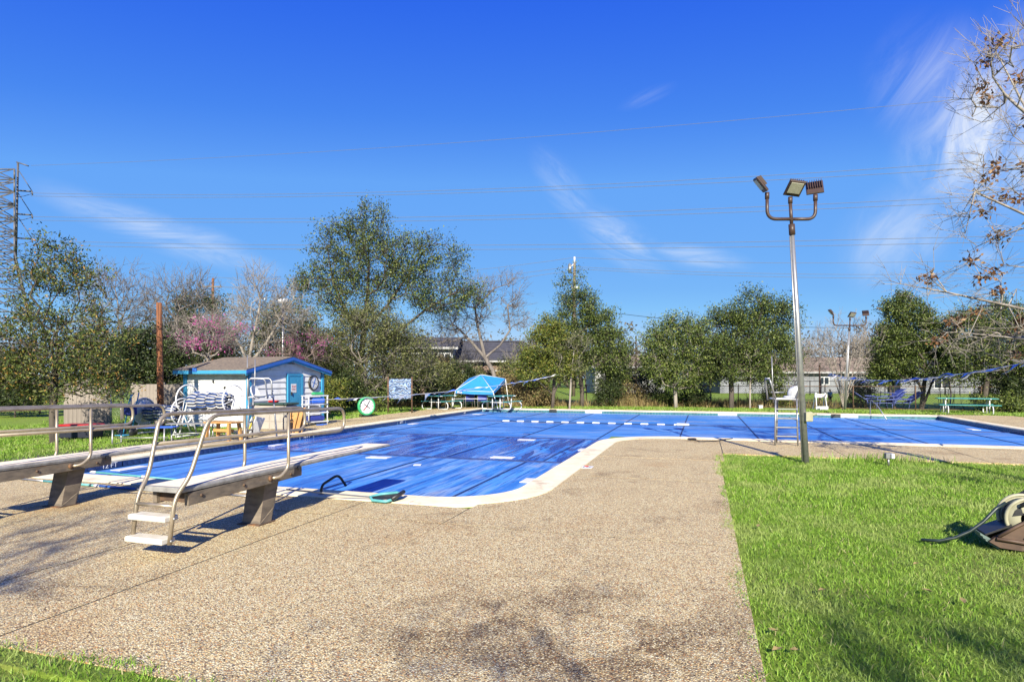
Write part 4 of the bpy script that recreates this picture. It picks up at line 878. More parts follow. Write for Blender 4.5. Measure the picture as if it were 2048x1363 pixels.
# ================================================================== lifeguard chairs
def make_guard(loc, rz, lab, mast):
    r = thing('lifeguard_chair', (0, 0, 0), lab, 'lifeguard chair', 'lifeguard chairs', 0.0)
    # local: x right, y towards the pool
    hw = .255; T = mats['alu']
    for s in (-1, 1):
        MB().tube([(s * (hw + .02), 0, 0), (s * hw, .03, 1.2)], .022, 9).build('leg', T, r)
        MB().tube(arc([(s * hw, .03, 1.2), (s * (hw + .14), .05, 1.72), (s * (hw + .16), .5, 1.72), (s * (hw + .08), .55, 1.15)], .1, 5), .022, 9).build('arm_rail', mats['alu'], r)
        MB().box((s * (hw + .15), .28, 1.735), (.06, .34, .03), bev=.01).build('arm_pad', mats['white_pl'], r)
    MB().tube([(-.08, .72, 0), (-.08, .62, 1.2)], .025, 9).build('rear_leg', T, r)
    for k, z in enumerate((.24, .47, .70, .94)): MB().box((0, .012, z), (hw * 2, .06, .035), bev=.008).build('rung', mats['alu'], r)
    MB().box((0, .32, 1.2), (.56, .6, .04), bev=.01).build('seat_platform', mats['white_pl'], r)
    MB().tube([(-hw, .58, 1.36), (.1, .6, 1.36)], .016, 7).build('foot_bar', T, r)
    axv = Vector((.25, .9, .35)).normalized()
    MB().lathe(Vector((.29, .22, 1.34)), axv, [(0, -.10), (.07, -.096), (.14, -.078), (.195, -.04), (.215, .0), (.205, .004), (.185, -.03), (.13, -.065), (.06, -.08), (0, -.085)], 24).build('seat_shell', mats['white_pl'], r)
    MB().lathe((.20, .34, 1.225), (0, 0, 1), [(0, 0), (.18, 0), (.2, .03), (.17, .05), (0, .045)], 16).build('seat_pan', mats['white_pl'], r)
    if mast: MB().tube([(-hw - .05, .06, 1.1), (-hw - .09, .06, 2.3)], .013, 7).build('umbrella_tube', T, r)
    r.rotation_euler = (0, 0, rz); r.location = loc; return r
ca, cb = gp(1553, 890), gp(1593, 891)
make_guard((ca + cb) / 2, math.atan2(cb.y - ca.y, cb.x - ca.x) + .05, 'lifeguard chair with ladder rungs beside the tall near pole lamp', True)
make_guard(gp(500, 876), R(-62), 'lifeguard chair standing in front of white shed corner', True)

# ================================================================== shed
sx0, sx1, sy0, sy1, ze, zr = -17.75, -15.0, 17.07, 21.26, 2.06, 2.5
shed = thing('pool_shed', ((sx0 + sx1) / 2, sy0, 0), 'white lap sided shed with blue trim, blue door and shingle roof', 'shed')
yc = (sy0 + sy1) / 2
core = MB().slab([(sx0 + .03, sy0 + .03, -.05), (sx0 + .03, sy1 - .03, -.05), (sx0 + .03, sy1 - .03, ze - .03), (sx0 + .03, yc, zr - .06), (sx0 + .03, sy0 + .03, ze - .03)], (sx1 - sx0 - .06, 0, 0))
core.build('wall', mats['siding'], shed)
ex = .225; k = 0; z = 0.02
def lap(a, b, z0, z1, nrm):
    a, b, n_ = Vector(a), Vector(b), Vector(nrm)
    q = [a + n_ * .036 + Vector((0, 0, z0)), b + n_ * .036 + Vector((0, 0, z0)), b + n_ * .008 + Vector((0, 0, z1)), a + n_ * .008 + Vector((0, 0, z1))]
    i_ = [p - n_ * .03 for p in q]; 
    return MB().add(q + i_, [(0, 1, 2, 3), (7, 6, 5, 4), (0, 4, 5, 1), (1, 5, 6, 2), (2, 6, 7, 3), (3, 7, 4, 0)])
dy0, dy1, dz = 19.06, 19.98, 1.90
while z < zr - .1:
    z1 = z + ex
    if z1 <= ze + .02: lap((sx0, sy0 + .02, 0), (sx1 - .09, sy0 + .02, 0), z, z1 - .012, (0, -1, 0)).build('siding_board', mats['siding'], shed)
    if z1 > ze: ins = (z1 - ze) / (zr - ze) * (yc - sy0) + .12
    else: ins = .09
    ya, yb = sy0 + ins, sy1 - ins
    if yb - ya > .3:
        if z < dz - .05:
            for a_, b_ in ((ya, dy0 - .05), (dy1 + .05, yb)):
                if b_ - a_ > .1: lap((sx1 - .02, a_, 0), (sx1 - .02, b_, 0), z, z1 - .012, (1, 0, 0)).build('siding_board', mats['siding'], shed)
        else: lap((sx1 - .02, ya, 0), (sx1 - .02, yb, 0), z, z1 - .012, (1, 0, 0)).build('siding_board', mats['siding'], shed)
    z = z1
for (x, y) in ((sx0, sy0), (sx1, sy0), (sx1, sy1)):
    MB().box((x, y, ze / 2), (.13, .13, ze + .02), bev=.006).build('corner_trim', mats['blue_trim'], shed)
ov, og = .36, .22; xa, xb = sx0 - og, sx1 + og
roof = None
for s in (-1, 1):
    ye = yc + s * (yc - sy0 + ov); zz = ze - ov * (zr - ze) / (yc - sy0) + .05
    a = [(xa, yc, zr + .055), (xb, yc, zr + .055), (xb, ye, zz), (xa, ye, zz)]
    rf = MB().slab(a if s < 0 else a[::-1], (0, 0, -.03)).build('roof', mats['shingle'], shed)
    for c_ in range(12):
        t0, t1 = c_ / 12, (c_ + 1) / 12 - .004; y0_, y1_ = ye + (yc - ye) * t0, ye + (yc - ye) * t1; z0_, z1_ = zz + (zr + .055 - zz) * t0, zz + (zr + .055 - zz) * t1
        MB().add([(xa - .015, y0_, z0_ + .016), (xb + .015, y0_, z0_ + .016), (xb + .015, y1_, z1_ + .004), (xa - .015, y1_, z1_ + .004), (xa - .015, y0_, z0_ - .002), (xb + .015, y0_, z0_ - .002)], [(0, 1, 2, 3), (4, 5, 1, 0), (0, 3, 4), (1, 5, 2)]).build('shingle_course', mats['shingle'], rf)
    MB().bx((xa, ye - .012, zz - .15), (xb, ye + .012, zz - .03)).build('fascia', mats['blue_trim'], shed)
    MB().bar((xb + .012, yc, zr - .03), (xb + .012, ye, zz - .075), .025, .11).build('rake_board', mats['cobalt'], shed)
    MB().bar((xb - .03, yc, zr - .11), (xb - .03, ye, zz - .175), .03, .06).build('rake_trim', mats['blue_trim'], shed)
MB().bx((xa + .9, sy0 - ov - .03, ze - .1), (xa + 1.08, sy0 - ov - .012, ze + .03)).build('floodlight', mats['cobalt'], shed)
MB().bx((sx0 + .12, sy0 - ov + .02, ze - .075), (sx1, sy0 - .02, ze - .06)).build('soffit', mats['siding'], shed)
dr = MB().bx((sx1, dy0 + .09, .02), (sx1 + .035, dy1 - .09, dz - .09)).build('door', mats['blue_trim'], shed)
for k in range(5): MB().bx((sx1 + .035, dy0 + .105 + k * .145, .04), (sx1 + .047, dy0 + .24 + k * .145, dz - .11), bev=.004).build('door_plank', mats['blue_trim'], dr)
MB().box((sx1 + .07, dy0 + .2, 1.15), (.05, .04, .12), bev=.01).build('handle', mats['black'], dr); MB().bx((sx1 + .049, dy0 + .2, 1.18), (sx1 + .056, dy0 + .5, 1.52)).build('notice', mats['white'], dr)
nt_ = link('notice_print', text_mesh('notice_print', 'STAFF\nONLY', .10, mats['red'], .003), dr, (sx1 + .058 - wloc(shed).x, dy0 + .35 - wloc(shed).y, 1.36)); nt_.rotation_euler = (R(90), 0, R(90))
fr = MB().bx((sx1, dy0, 0), (sx1 + .06, dy0 + .085, dz)); fr.bx((sx1, dy1 - .085, 0), (sx1 + .06, dy1, dz)); fr.bx((sx1, dy0 + .085, dz - .085), (sx1 + .06, dy1 - .085, dz)); fr.build('door_frame', mats['blue_trim'], shed)
MB().bx((sx1 + .0, yc - .2, zr - .22), (sx1 + .04, yc + .3, zr - .19)).build('gable_vent', mats['black'], shed)
for y in (sy0 + .12, sy1 - .05): MB().lathe((sx1 + .1, y, ze - .02), (.6, 0, -.8), [(0, -.06), (.05, -.06), (.09, .08), (.085, .08), (0, .02)], 12).build('spotlight', mats['white_pl'], shed)
MB().tube(arc([(sx1 + .03, sy0 - .1, 2.55), (sx1 + .03, sy0 - .1, .95), (sx1 + .12, sy0 + .2, .75)], .15, 5), .018, 7).build('conduit', mats['alu'], shed)
MB().box((sx0 + 1.25, sy0 - .03, 1.62), (.05, .05, .1), bev=.01).build('outlet', mats['black'], shed); MB().box((sx0 + 1.75, sy0 - .03, 1.4), (.06, .06, .09), bev=.01).build('tap', mats['black'], shed)
wc = thing('wall_clock', (sx1, 20.64, 1.55), 'round black rimmed pace clock hung beside the blue shed door', 'clock')
MB().lathe((sx1 + .02, 20.64, 1.55), (1, 0, 0), [(0, 0), (.30, 0), (.30, .07), (.26, .075), (.26, .05)], 32).build('rim', mats['black'], wc)
MB().lathe((sx1 + .02, 20.64, 1.55), (1, 0, 0), [(0, .052), (.26, .05)], 32).build('dial', mats['white'], wc)
for ang, L in ((.4, .2), (1.9, .16), (3.6, .2), (5.0, .13)): MB().bar((sx1 + .08, 20.64, 1.55), (sx1 + .08, 20.64 + L * math.sin(ang), 1.55 + L * math.cos(ang)), .02, .012, up=(1, 0, 0)).build('hand', mats['cobalt'], wc)
tk_ = MB()
for k in range(12): a = k * PI / 6; tk_.box((sx1 + .076, 20.64 + .22 * math.sin(a), 1.55 + .22 * math.cos(a)), (.006, .022, .022))
tk_.build('hour_mark', mats['black'], wc)

# ================================================================== things around the shed
# lane line reels
mats['lane_blue'] = M('lane_blue', (.035, .08, .26), (.02, .05, .16), 30, .6); mats['lane_white'] = M('lane_white', (.55, .54, .52), (.36, .36, .36), 30, .6)
def lane_reel(c, L, Rw, lab, nb, disc=False):
    c = Vector(c); r = thing('lane_line_reel', (c.x, c.y, 0), lab, 'lane reel', 'lane line storage reels')
    MB().tube([c - Vector((L / 2, 0, 0)), c + Vector((L / 2, 0, 0))], .03, 8).build('axle', mats['white_pl'], r)
    for s in (-1, 1):
        e = c + Vector((s * L / 2, 0, 0)); rim = MB().ring(e, (1, 0, 0), Rw, .022, 30, 7).build('wheel_rim', mats['white_pl'], r)
        for k in range(6): a = k * PI / 3 + .3; MB().tube([e, e + Vector((0, math.cos(a), math.sin(a))) * Rw], .012, 6).build('spoke', mats['white_pl'], rim)
        if disc and s < 0: MB().lathe(e - Vector((.01, 0, 0)), (1, 0, 0), [(0, .01), (Rw * .97, .01), (Rw * .97, -.01), (0, -.01)], 28).build('end_disc', mats['white_pl'], r)
        for y in (-.32, .32): MB().tube([e, (e.x, e.y + y, .05)], .02, 7).build('stand_leg', mats['white_pl'], r)
        MB().tube([(e.x, e.y - .4, .05), (e.x, e.y + .4, .05)], .022, 7).build('stand_foot', mats['white_pl'], r)
    for b in range(nb):
        x0 = c.x - L * .42 + b * L * .84 / nb; wv = L * .84 / nb
        for k in range(30):
            a = k * 2 * PI / 30; rr = Rw * (.56 + .05 * math.sin(k * 2.1 + b)); pts = [(x0 + wv * t, c.y + rr * sw * math.cos(a + .018 * math.sin(t * 9 + b) + b * .1), c.z + rr * sw * math.sin(a + .018 * math.sin(t * 9 + b) + b * .1) - .05) for t, sw in ((0.02, .78), (.15, .93), (.3, 1), (.5, 1.03), (.7, 1), (.85, .94), (.97, .8))]
            MB().tube(pts, Rw * .06, 5).build('lane_float', mats['lane_blue' if (k + b) % 2 else 'lane_white'], r)
    return r
c1 = at(421, 17.4); lane_reel((c1.x, c1.y, 1.12), 1.66, .42, 'white wheeled reel wound with blue and white lane lines before shed wall', 4)
c2 = at(326, 18.4); lane_reel((c2.x, c2.y, .72), 1.5, .40, 'low reel of blue and white lane lines with white end disc near timber pole', 3, True)
# timber pole
tb = gp(322, 864); tp_ = thing('timber_pole', tb, 'leaning reddish brown timber pole with broken top in front of lane reels', 'pole')
a = at(318, tb.y * 0 + (EYE * FPX / (864 - V0)), Z(605, EYE * FPX / (864 - V0)))
MB().tube([tb - Vector((0, 0, .1)), tb.lerp(a, .35), tb.lerp(a, .7), a], [.105, .098, .09, .08], 12).build('pole', mats['woodpole'], tp_)
MB().box(tb.lerp(a, .78) - Vector((.16, 0, 0)), (.16, .12, .14), .3, bev=.02).build('lamp_box', mats['black'], tp_)
# privacy fence
def board_fence(p, q, h, lab):
    p, q = Vector(p), Vector(q); d = q - p; L = d.length; d.normalize(); n_ = Vector((-d.y, d.x, 0)); r = thing('board_fence', p, lab, 'fence', 'grey board fences by the shed'); k = 0; x = 0
    me = [MB().box((0, 0, 0), (.138, .02, h + dh), bev=.004).mesh('board', mats['greywood']) for dh in (0, -.02, .015)]
    while x < L - .05:
        o_ = link('board', random.choice(me), r, p + d * (x + .07) + Vector((0, 0, h / 2 - .02)) + n_ * random.uniform(-.004, .004) - p, math.atan2(d.y, d.x)); x += .145
    for z in (.35, h - .3): MB().bar(p + n_ * .04 + Vector((0, 0, z)), q + n_ * .04 + Vector((0, 0, z)), .04, .09).build('rail', mats['greywood'], r)
    x = 0
    while x <= L: MB().box(p + d * x + n_ * .1 + Vector((0, 0, h / 2)), (.09, .09, h + .1), math.atan2(d.y, d.x)).build('post', mats['greywood'], r); x += max(1.2, L / 3)
    return r
board_fence(at(128, 20.3), at(222, 20.3), 1.75, 'short weathered board fence panel behind the leafy tree at left')
board_fence(at(262, 22.8), at(372, 22.8), 1.52, 'shaded weathered board fence joining the left side of shed')
# chain link section
cf = thing('chain_link_fence', at(232, 20.2), 'small chain link gate panel beside the grey board fence', 'fence')
a, b = at(222, 20.2), at(262, 20.2)
for p in (a, b): MB().tube([p, p + Vector((0, 0, 1.3))], .025, 7).build('post', mats['alu'], cf)
MB().tube([a + Vector((0, 0, 1.28)), b + Vector((0, 0, 1.28))], .018, 6).build('top_rail', mats['alu'], cf)
mesh_ = MB(); dd = b - a
for k in range(-12, 12):
    for s in (1, -1):
        pts = []
        for t in (0, 1):
            x = k / 12 + (t if s > 0 else 1 - t) * 1.0
            pts.append((x, t))
        (xa_, ta), (xb_, tb_) = pts
        # clip to 0..1
        lo, hi = max(0, min(xa_, xb_)), min(1, max(xa_, xb_))
        if hi <= lo: continue
        f_ = lambda x: ta + (tb_ - ta) * (x - xa_) / (xb_ - xa_)
        mesh_.tube([a + dd * lo + Vector((0, 0, .05 + 1.2 * f_(lo))), a + dd * hi + Vector((0, 0, .05 + 1.2 * f_(hi)))], .005, 3)
tag(mesh_.build('wire_mesh', mats['alu'], cf), kind='stuff')
# tub with red lid
mats['tubdark'] = M('dark_tub', (.015, .018, .035), None, 5, .5)
tub = thing('storage_tub', gp(163, 876), 'low dark storage tub with red lid beside the grey fence', 'tub'); p = gp(163, 876)
MB().box(p + Vector((0, 0, .18)), (.92, .5, .36), YAW, bev=.05).build('tub', mats['tubdark'], tub); MB().box(p + Vector((0, 0, .385)), (1.0, .58, .07), YAW, bev=.04).build('lid', mats['red'], tub)
# steel benches
def bench(p, L, rz, lab, blue):
    r = thing('metal_bench', (0, 0, 0), lab, 'bench', 'metal benches by the timber pole')
    me = mats['alu']
    for k in range(3): MB().box((0, -.14 + k * .14, .43), (L, .12, .03), bev=.008).build('seat_slat', mats['flag_blue'] if blue else me, r)
    for s in (-1, 1):
        MB().tube(arc([(s * L * .38, -.2, .41), (s * L * .38, -.22, .0), (s * L * .38, .22, .0), (s * L * .38, .2, .41)], .06, 4), .02, 7).build('leg', me, r)
    MB().tube([(-L * .38, 0, .15), (L * .38, 0, .15)], .016, 6).build('stretcher', me, r)
    r.rotation_euler = (0, 0, rz); r.location = p; return r
bench(gp(285, 886), 1.7, YAW + .1, 'blue topped metal bench on the grass before white reel disc', True); bench(gp(385, 876), 1.3, YAW + .25, 'plain grey metal bench on grass under wound lane lines', False)
hc = thing('hand_cart', gp(255, 872), 'blue framed hand cart parked beside chain link panel', 'cart'); p = gp(255, 872)
for s in (-.16, .16): MB().tube(arc([p + Vector((s, 0, .1)), p + Vector((s, .2, 1.1)), p + Vector((s * .6, .3, 1.3))], .1, 4), .018, 7).build('frame_tube', mats['blue_trim'], hc)
for s in (-.22, .22): MB().lathe(p + Vector((s, 0, .13)), (1, 0, 0), [(0, -.03), (.13, -.03), (.14, 0), (.13, .03), (0, .03)], 16).build('wheel', mats['black'], hc)
MB().box(p + Vector((0, -.13, .05)), (.36, .28, .02)).build('toe_plate', mats['blue_trim'], hc); MB().box(p + Vector((0, .1, .75)), (.38, .12, .3), bev=.05).build('bag', mats['navy'], hc)
# wooden stool, deck box, shelf, planks
def leg4(r, c, w_, d_, h, t, m, splay=.0):
    for sx in (-1, 1):
        for sy in (-1, 1): MB().bar(c + Vector((sx * (w_ / 2 + splay), sy * (d_ / 2 + splay), 0)), c + Vector((sx * w_ / 2, sy * d_ / 2, h)), t, t, up=(0, 1, 0)).build('leg', m, r)
p = gp(447, 882); st = thing('wooden_stool', p, 'low wooden bench stool on deck edge before the lane reel', 'stool'); leg4(st, p, .70, .36, .50, .075, mats['pine'], .05)
for k in range(3): MB().box(p + Vector((0, -.155 + k * .155, .525)), (.95, .145, .04), bev=.006).build('seat_board', mats['pine'], st)
MB().box(p + Vector((0, 0, .3)), (.68, .04, .08)).build('stretcher', mats['pine'], st)
p = gp(552, 858); dbx = thing('deck_box', p, 'beige resin deck storage box with dark green lid in front of shed', 'storage box'); rz = R(8)
Mx = Matrix.Rotation(rz, 3, 'Z')
MB().box(p + Vector((0, 0, .41)), (1.15, .72, .82), rz, bev=.03).build('body', mats['beige'], dbx)
for k in range(3):
    for s in (-.29, .29): MB().box(p + Mx @ Vector((s, -.365, .16 + k * .25)), (.54, .02, .235), rz, bev=.006).build('panel', mats['beige'], dbx)
    MB().box(p + Mx @ Vector((.58, 0, .16 + k * .25)), (.02, .66, .235), rz, bev=.006).build('panel', mats['beige'], dbx)
MB().box(p + Vector((0, 0, .87)), (1.26, .82, .07), rz, bev=.03).build('lid', mats['darkgreen'], dbx)
q = p + Vector((-.1, 0, .92)); tw = thing('folded_towel', q, 'red cloth lying on the green lid of deck box', 'cloth'); MB().box(q + Vector((0, 0, .03)), (.3, .22, .07), .3, bev=.03).build('cloth', mats['red'], tw)
p = gp(500, 872); kb = thing('kickboard', p, 'yellow and white foam kickboards leaning at left of deck box', 'kickboards')
for k, (c_, tilt) in enumerate((('white_pl', .25), ('yellow', .32), ('white_pl', .4))): MB().bar(p + Vector((.02 + k * -.09, .1, 0)), p + Vector((.15 - k * .09 + tilt * .3, .18, .56)), .34, .035, up=(1, -.2, 0), bev=.012).build('kickboard', mats[c_], kb)
p = gp(592, 864); wf = thing('wooden_ramp', p, 'orange brown timber A-frame boards leaning at right of deck box', 'timber frame')
for k in range(3): MB().bar(p + Vector((-.18 + k * .2, -.1, 0)), p + Vector((-.28 + k * .2, .22, .78)), .16, .035, up=(0, -1, .3), bev=.006).build('plank', mats['pine'], wf)
for k in range(2): MB().bar(p + Vector((.10 + k * .18, -.35, 0)), p + Vector((-.02 + k * .18, .1, .72)), .14, .035, up=(0, -1, .3), bev=.006).build('plank', mats['pine'], wf)
MB().bar(p + Vector((-.3, -.02, .3)), p + Vector((.25, -.02, .34)), .09, .03, up=(0, -1, .3)).build('cross_board', mats['pine'], wf); MB().bar(p + Vector((-.3, .1, .56)), p + Vector((.15, .1, .6)), .09, .03, up=(0, -1, .3)).build('cross_board', mats['pine'], wf)
p = at(630, 22.4); p.z = 0; sh = thing('plastic_shelf', p, 'white plastic shelf unit with blue gear beside the blue door', 'shelf'); rz = R(70); Mx = Matrix.Rotation(rz, 3, 'Z')
for sx in (-.4, .4):
    for sy in (-.2, .2): MB().tube([p + Mx @ Vector((sx, sy, 0)), p + Mx @ Vector((sx, sy, 1.08))], .025, 7).build('upright', mats['white_pl'], sh)
for z in (.12, .45, .76, 1.08): MB().box(p + Vector((0, 0, z)), (.88, .46, .035), rz, bev=.008).build('shelf_board', mats['white_pl'], sh)
for nm, lab, cat, off, sz, mk in (('gear_bag', 'blue mesh bag on upper shelf of white shelf unit', 'bag', (.05, 0, .9), (.5, .34, .24), 'flag_blue'), ('gear_bag', 'bright blue fins hanging off the middle of white shelf unit', 'fins', (.3, .1, .52), (.45, .3, .1), 'flag_blue'), ('green_float', 'green float on top of white shelf unit', 'float', (.1, 0, 1.15), (.4, .25, .11), 'green'), ('grey_crate', 'grey crate on a lower shelf of white shelf unit', 'crate', (-.1, 0, .59), (.45, .32, .22), 'alu'), ('dark_crate', 'dark crate on bottom shelf of white shelf unit', 'crate', (0, 0, .24), (.6, .32, .2), 'navy')):
    q = p + Mx @ Vector(off); t = thing(nm, q, lab, cat); MB().box(q, sz, rz, bev=.05).build('body', mats[mk], t)
    MB().box(q + Vector((0, 0, sz[2] / 2)), (sz[0] * .8, sz[1] * .8, .02), rz, bev=.008).build('top', mats[mk], t)
fl = thing('flip_flops', gp(645, 849), 'pair of blue sandals on deck before the white shelf unit', 'sandals')
for k in range(2): MB().box(gp(640 + k * 7, 849 - k, .02), (.26, .1, .03), .4 + k * .3, bev=.012).build('sandal', mats['flag_blue'], fl)
# green pace clock
p = gp(733, 833); pk = thing('pace_clock', p, 'green rimmed pace clock standing on the deck left of pool', 'clock'); nrm = Vector((.86, -.5, .0)).normalized(); c = p + Vector((0, 0, .48))
MB().lathe(c, nrm, [(0, -.12), (.36, -.12), (.42, -.08), (.42, .05), (.34, .06), (.34, .02)], 32).build('case', mats['green'], pk); MB().lathe(c, nrm, [(0, .024), (.34, .02)], 32).build('dial', mats['patch'], pk)
x_ = Vector((0, 0, 1)).cross(nrm)
for a, L, mk in ((.5, .26, 'black'), (2.2, .2, 'black'), (3.9, .26, 'red'), (5.3, .18, 'black')): MB().bar(c + nrm * .04, c + nrm * .04 + (x_ * math.sin(a) + Vector((0, 0, math.cos(a)))) * L, .03, .01, up=nrm).build('hand', mats[mk], pk)
mk_ = MB()
for k in range(12): a = k * PI / 6; mk_.box(c + nrm * .03 + (x_ * math.sin(a) + Vector((0, 0, math.cos(a)))) * .29, (.035, .02, .035), math.atan2(nrm.y, nrm.x))
mk_.build('minute_mark', mats['black'], pk)
for s in (-.2, .2): MB().lathe(p + x_ * s - nrm * .2 + Vector((0, 0, .06)), x_, [(0, -.02), (.06, -.02), (.06, .02), (0, .02)], 12).build('wheel', mats['black'], pk)
MB().bar(p - nrm * .3 + Vector((0, 0, .05)), p + nrm * .12 + Vector((0, 0, .05)), .4, .04).build('base', mats['black'], pk)

# ================================================================== far side of the pool
def at3(u, v, d): return at(u, d, Z(v, d))
cn = thing('canopy_tent', at(958, 35), 'blue pop up canopy lowered over the picnic tables behind pool', 'canopy')
FL, FR, BR, BL, PK = at3(911, 780, 34.6), at3(986, 783, 33.9), at3(1011, 757, 36.2), at3(938, 756, 36.9), at3(962, 749, 35.4)
dn = Vector((0, 0, -.17)); cs = [FL, FR, BR, BL]
def facet(a, b, c, k=4):
    vs = []; f = []
    for i in range(k + 1):
        for j in range(k + 1 - i):
            w0, w1 = i / k, j / k; p = a * (1 - w0 - w1) + b * w0 + c * w1; sag = 27 * w0 * w1 * (1 - w0 - w1); vs.append(p - Vector((0, 0, .10 * sag)))
    idx = {}; n_ = 0
    for i in range(k + 1):
        for j in range(k + 1 - i): idx[i, j] = n_; n_ += 1
    for i in range(k):
        for j in range(k - i):
            f.append((idx[i, j], idx[i + 1, j], idx[i, j + 1]))
            if i + j < k - 1: f.append((idx[i + 1, j], idx[i + 1, j + 1], idx[i, j + 1]))
    return vs, f
for i in range(4):
    a, b = cs[i], cs[(i + 1) % 4]; vs, f = facet(a, b, PK); pn = MB().add(vs, f, True).build('roof_panel', mats['bluevinyl'], cn)
    MB().add([a, b, b + dn, (a + b) / 2 + dn * 1.15, a + dn], [(0, 1, 2, 3, 4)]).build('valance', mats['bluevinyl'], pn)
    MB().tube([PK + Vector((0, 0, .012)), a + Vector((0, 0, .012))], .014, 5).build('seam_tape', mats['white_pl'], pn)
    MB().tube([a, b], .014, 5).build('edge_tape', mats['white_pl'], pn)
for p, (u, d) in zip(cs, ((905, 34.2), (996, 33.5), (1018, 36), (944, 36.6))): MB().tube([at(u, d, 0), p], .025, 7).build('leg', mats['white_pl'], cn)
MB().tube([at3(905, 797, 34.3), at3(972, 797, 33.8)], .018, 6).build('cross_bar', mats['white_pl'], cn)
MB().box(FL.lerp(FR, .12) + dn * .55 - Vector((0, .03, 0)), (.28, .01, .09)).build('label_patch', mats['white'], cn)

def picnic(loc, rz, lab, L=1.83):
    r = thing('picnic_table', (0, 0, 0), lab, 'picnic table', 'teal picnic tables'); W = mats['white_pl']
    for k in range(3): MB().box((0, -.26 + k * .26, .745), (L, .25, .035), bev=.01).build('tabletop_board', mats['teal'], r)
    for s in (-1, 1): MB().box((0, s * .68, .445), (L, .25, .035), bev=.01).build('seat', mats['teal'], r)
    for s in (-1, 1):
        x = s * L * .36
        for q in (-1, 1):
            MB().tube([(x, q * .24, .73), (x, q * .24, .03)], .027, 8).build('leg', W, r)
            MB().tube(arc([(x, q * .24, .025), (x, q * .88, .025), (x, q * .88, .30), (x, q * .74, .42), (x, q * .58, .42)], .14, 5), .025, 8).build('seat_leg', W, r)
        MB().tube([(x, -.5, .73), (x, .5, .73)], .022, 7).build('top_brace', W, r); MB().tube([(x, -.4, .40), (x, .4, .40)], .02, 7).build('cross_brace', W, r)
    r.location = loc; r.rotation_euler = (0, 0, rz); return r
picnic(at(884, 33.8), R(78), 'teal picnic table with white frame at left under canopy edge'); picnic(at(1004, 33.4), R(80), 'teal picnic table with white frame at right leg of canopy')
picnic(at(1932, 29.2), R(-8), 'long teal picnic table on the deck at far right', 2.4)
def camp_chair(loc, rz, lab):
    r = thing('folding_chair', (0, 0, 0), lab, 'chair', 'blue folding chairs under canopy')
    MB().box((0, 0, .42), (.5, .46, .03), bev=.01).build('seat', mats['navy'], r); MB().box((0, .24, .72), (.5, .035, .5), bev=.012).build('backrest', mats['navy'], r)
    for s in (-1, 1):
        MB().tube(arc([(s * .27, -.24, 0), (s * .27, -.22, .62), (s * .27, .22, .64), (s * .27, .28, .0)], .08, 4), .016, 7).build('leg', mats['alu'], r)
        MB().box((s * .27, 0, .65), (.05, .4, .025), bev=.008).build('armrest', mats['white_pl'], r)
    r.location = loc; r.rotation_euler = (0, 0, rz); return r
camp_chair(at(938, 35.0), YAW + R(200), 'left one of two navy folding chairs beneath the blue canopy'); camp_chair(at(966, 34.6), YAW + R(175), 'right one of two navy folding chairs beneath the blue canopy')
# mural board on posts: blue and white swirls
mu = thing('mural_board', at(799, 30.2), 'square painted board with blue and white swirls in front of bushes', 'mural'); a, b = at3(778, 797, 30.2), at3(822, 797, 30.2); hh = Z(757, 30.2) - Z(797, 30.2)
m, t, bs, o_ = base_mat('mural_paint'); v = vec(t, 'Object', (1, 1, 1)); wv = N(t, 'ShaderNodeTexWave', inp={'Scale': 1.3, 'Distortion': 14.0, 'Detail': 4.0, 'Detail Scale': 1.6}); wv.wave_type = 'RINGS'; t.links.new(v, wv.inputs[0])
t.links.new(ramp(t, wv.outputs[0], [(0, (.015, .03, .07)), (.3, (.04, .12, .30)), (.45, (.36, .42, .5)), (.58, (.05, .18, .4)), (.75, (.42, .46, .5)), (.85, (.02, .03, .06)), (1, (.02, .03, .06))]), bs.inputs['Base Color'])
MB().slab([a, b, b + Vector((0, 0, hh)), a + Vector((0, 0, hh))], Vector((-SA, CA, 0)) * .03).build('panel', m, mu)
for p in (a.lerp(b, -.04), a.lerp(b, 1.04)): MB().tube([Vector((p.x, p.y, -.05)), p + Vector((0, 0, hh + .1))], .04, 7).build('post', mats['rust'], mu)
# pennant lines
def pennants(p, q, sag, n_, fl, lab, first=0.0, last=1.0):
    p, q = Vector(p), Vector(q); r = thing('pennant_line', (p.x, p.y, 0), lab, 'pennant line', 'pennant lines over the pool'); f = lambda t: p.lerp(q, t) - Vector((0, 0, sag * 4 * t * (1 - t)))
    MB().tube([f(k / 40) for k in range(41)], .008, 5).build('rope', mats['white_pl'], r)
    for k in range(n_):
        t = first + (last - first) * (k + .5) / n_; c = f(t); d = (f(min(t + .01, 1)) - f(max(t - .01, 0))).normalized(); w2 = fl * .48; wind = Vector((-.85, -.15, -.35)) + Vector((random.gauss(0, .25), random.gauss(0, .2), random.gauss(0, .2)))
        wind.normalize(); s = d * w2; tip = c + wind * fl * random.uniform(1.2, 1.5); m1 = c + s * .5 + wind * fl * .55 + Vector((0, 0, random.gauss(.03, .03))); m0 = c - s * .5 + wind * fl * .55 + Vector((0, 0, random.gauss(-.02, .03)))
        MB().add([c - s, c + s, m1, m0, tip], [(0, 1, 2, 3), (3, 2, 4)]).build('pennant', mats['flag_blue' if k % 2 else 'flag_white'], r)
    return r
pennants(at3(604, 800, 21.5), at3(1132, 746, 34.2), .28, 44, .30, 'blue and white pennant string running from shed past the canopy', .06, .98)
pennants(at3(1655, 744, 34.2), at3(2190, 693, 11.5), .55, 52, .30, 'blue and white pennant string crossing pool at right', .02, 1.0)
